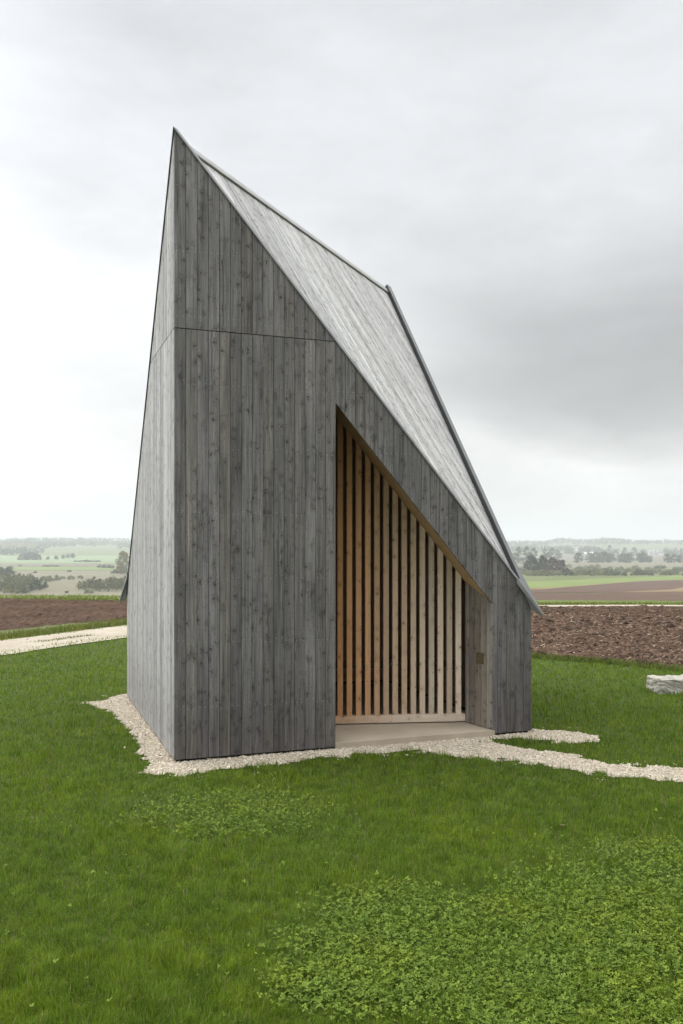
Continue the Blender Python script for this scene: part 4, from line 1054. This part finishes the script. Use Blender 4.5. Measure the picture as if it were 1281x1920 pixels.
far_wood('hill_wood', [(900, 1450, 2500, 3600, 1500, 12), (1245, 1420, 1700, 2100, 260, 11), (950, 1120, 2150, 2400, 200, 11)], L_MID, 'hazy woods on the hills behind the farm', 113)
far_wood('autumn_wood', [(-20, 68, 2000, 2300, 90, 11)], L_GOLD, 'patch of yellow autumn wood on the left hillside', 115)

# ------------------------------------------------------------------ farm in the distance
M_WHITE = plain('white_render', (0.72, 0.72, 0.70), 0.8); M_ROOFPALE = plain('pale_sheet_roof', (0.62, 0.63, 0.63), 0.6); M_REDROOF = plain('dull_tile_roof', (0.22, 0.13, 0.10), 0.85); M_BARNWALL = plain('barn_wall', (0.24, 0.22, 0.19), 0.85)
M_STEEL = plain('silo_steel', (0.50, 0.51, 0.52), 0.5, 0.3); M_WIN = plain('dark_window', (0.03, 0.03, 0.035), 0.3)
def house(name, u, y, wpx, hpx_, dep, label, wallm, roofm, roof_frac=0.45, rz=0.0, nwin=4):
    x_, y_ = at_d(u, y); w_ = wpx * y / F; h_ = hpx_ * y / F
    o = empty(name, (x_, y_, float(height(x_, y_))), label, 'building'); o.rotation_euler = (0, 0, rz)
    hw = h_ * (1 - roof_frac)
    m = MB(); m.box((0, 0, hw / 2 - 0.5), w_, dep, hw + 1.0); wl_ = m.build('wall', wallm, o)
    m = MB()
    e = 0.4
    for sg in (-1, 1):
        a0 = [(-w_ / 2 - e, sg * (dep / 2 + e), hw - 0.1), (w_ / 2 + e, sg * (dep / 2 + e), hw - 0.1), (w_ / 2 + e, sg * 0.002, h_), (-w_ / 2 - e, sg * 0.002, h_)]
        m.prism(a0, [(p[0], p[1], p[2] + 0.3) for p in a0])
    m.build('roof', roofm, o)
    for k2 in range(nwin):
        m = MB(); m.box((-w_ / 2 + (k2 + 0.5) * w_ / nwin, -dep / 2 - 0.03, hw * 0.55), w_ / nwin * 0.4, 0.06, hw * 0.4); m.build('window', M_WIN, o)
    return o
house('barn', 1178, 1880, 63, 4.6, 22, 'very long low barn with a pale roof at the farm', M_BARNWALL, M_ROOFPALE, 0.6, 0.0, 8)
house('farm_house', 1095, 1900, 9, 6, 10, 'small white house with a pale roof left of the farm trees', M_WHITE, M_ROOFPALE, 0.5, 0.2, 3)
house('farm_house', 1109, 1890, 7, 5.5, 9, 'small white gabled shed right of the white house', M_WHITE, M_ROOFPALE, 0.4, -0.3, 2)
house('farm_house', 1140, 1900, 6, 6, 9, 'small pale house at the left end of the long barn', M_WHITE, M_REDROOF, 0.45, 0.4, 2)
house('farm_house', 1241, 1900, 6, 6.5, 9, 'white house standing right of the silos', M_WHITE, M_REDROOF, 0.4, 0.1, 2)
house('church', 1082, 2300, 8, 10, 12, 'far white church half hidden in the farm trees', M_WHITE, M_REDROOF, 0.35, 0.5, 2)
def silo(u, y, wpx, hpx_, label):
    x_, y_ = at_d(u, y); rad_ = wpx * y / F / 2; h_ = hpx_ * y / F
    o = empty('silo', (x_, y_, float(height(x_, y_))), label, 'silo', 'grain silos at the farm')
    v, q_ = tube_np([(0, 0, -0.5), (0, 0, h_ * 0.85)], [rad_, rad_], 16); mesh('drum', v, [q_], M_STEEL, o, smooth=True)
    v, q_ = tube_np([(0, 0, h_ * 0.85), (0, 0, h_)], [rad_ * 1.05, rad_ * 0.1], 16); mesh('cap', v, [q_], M_STEEL, o, smooth=True)
for u, hh_, lab in ((1219, 9.5, 'leftmost pale steel silo at the farm'), (1226, 10.0, 'pale steel silo in the middle of the three'), (1233, 9.0, 'rightmost pale steel silo beside the white house')):
    silo(u, 1890, 5.5, hh_, lab)

# raised hunting hide in the marsh
x_, y_ = at_d(125, 392); zg = float(height(x_, y_))
o = empty('hunting_hide', (x_, y_, zg), 'dark wooden hunting hide on legs in the marsh meadow', 'hunting hide')
ztop_ = EYE - (1107.5 - HV) / F * y_ - zg
m = MB(); m.box((0, 0, ztop_ - 0.75), 1.25, 1.2, 0.9); m.build('cabin', M_BARK, o)
m = MB(); m.box((0, 0, ztop_ - 0.22), 1.7, 1.6, 0.12, (0.99, 0, 0.1), (0, 1, 0), (-0.1, 0, 0.99)); m.build('roof', M_BARK, o)
for sx2 in (-1, 1):
    for sy2 in (-1, 1):
        v, q_ = tube_np([(sx2 * 0.8, sy2 * 0.7, -0.3), (sx2 * 0.5, sy2 * 0.5, ztop_ - 1.2)], [0.08, 0.07], 6); mesh('leg', v, [q_], M_BARK, o)

# ------------------------------------------------------------------ haze over the valley
hz = MB(); hz.box((0, 3700, 35), 16000, 7700, 200)
M_HAZE = bpy.data.materials.new('haze'); M_HAZE.use_nodes = True; t = M_HAZE.node_tree; t.nodes.clear()
pv = t.nodes.new('ShaderNodeVolumePrincipled'); mo = t.nodes.new('ShaderNodeOutputMaterial')
pv.inputs['Color'].default_value = (0.84, 0.885, 0.93, 1); pv.inputs['Density'].default_value = 0.00033; pv.inputs['Anisotropy'].default_value = 0.2
t.links.new(pv.outputs[0], mo.inputs['Volume'])
tag(hz.build('haze', M_HAZE), 'pale autumn haze filling the valley', 'haze', kind='stuff')
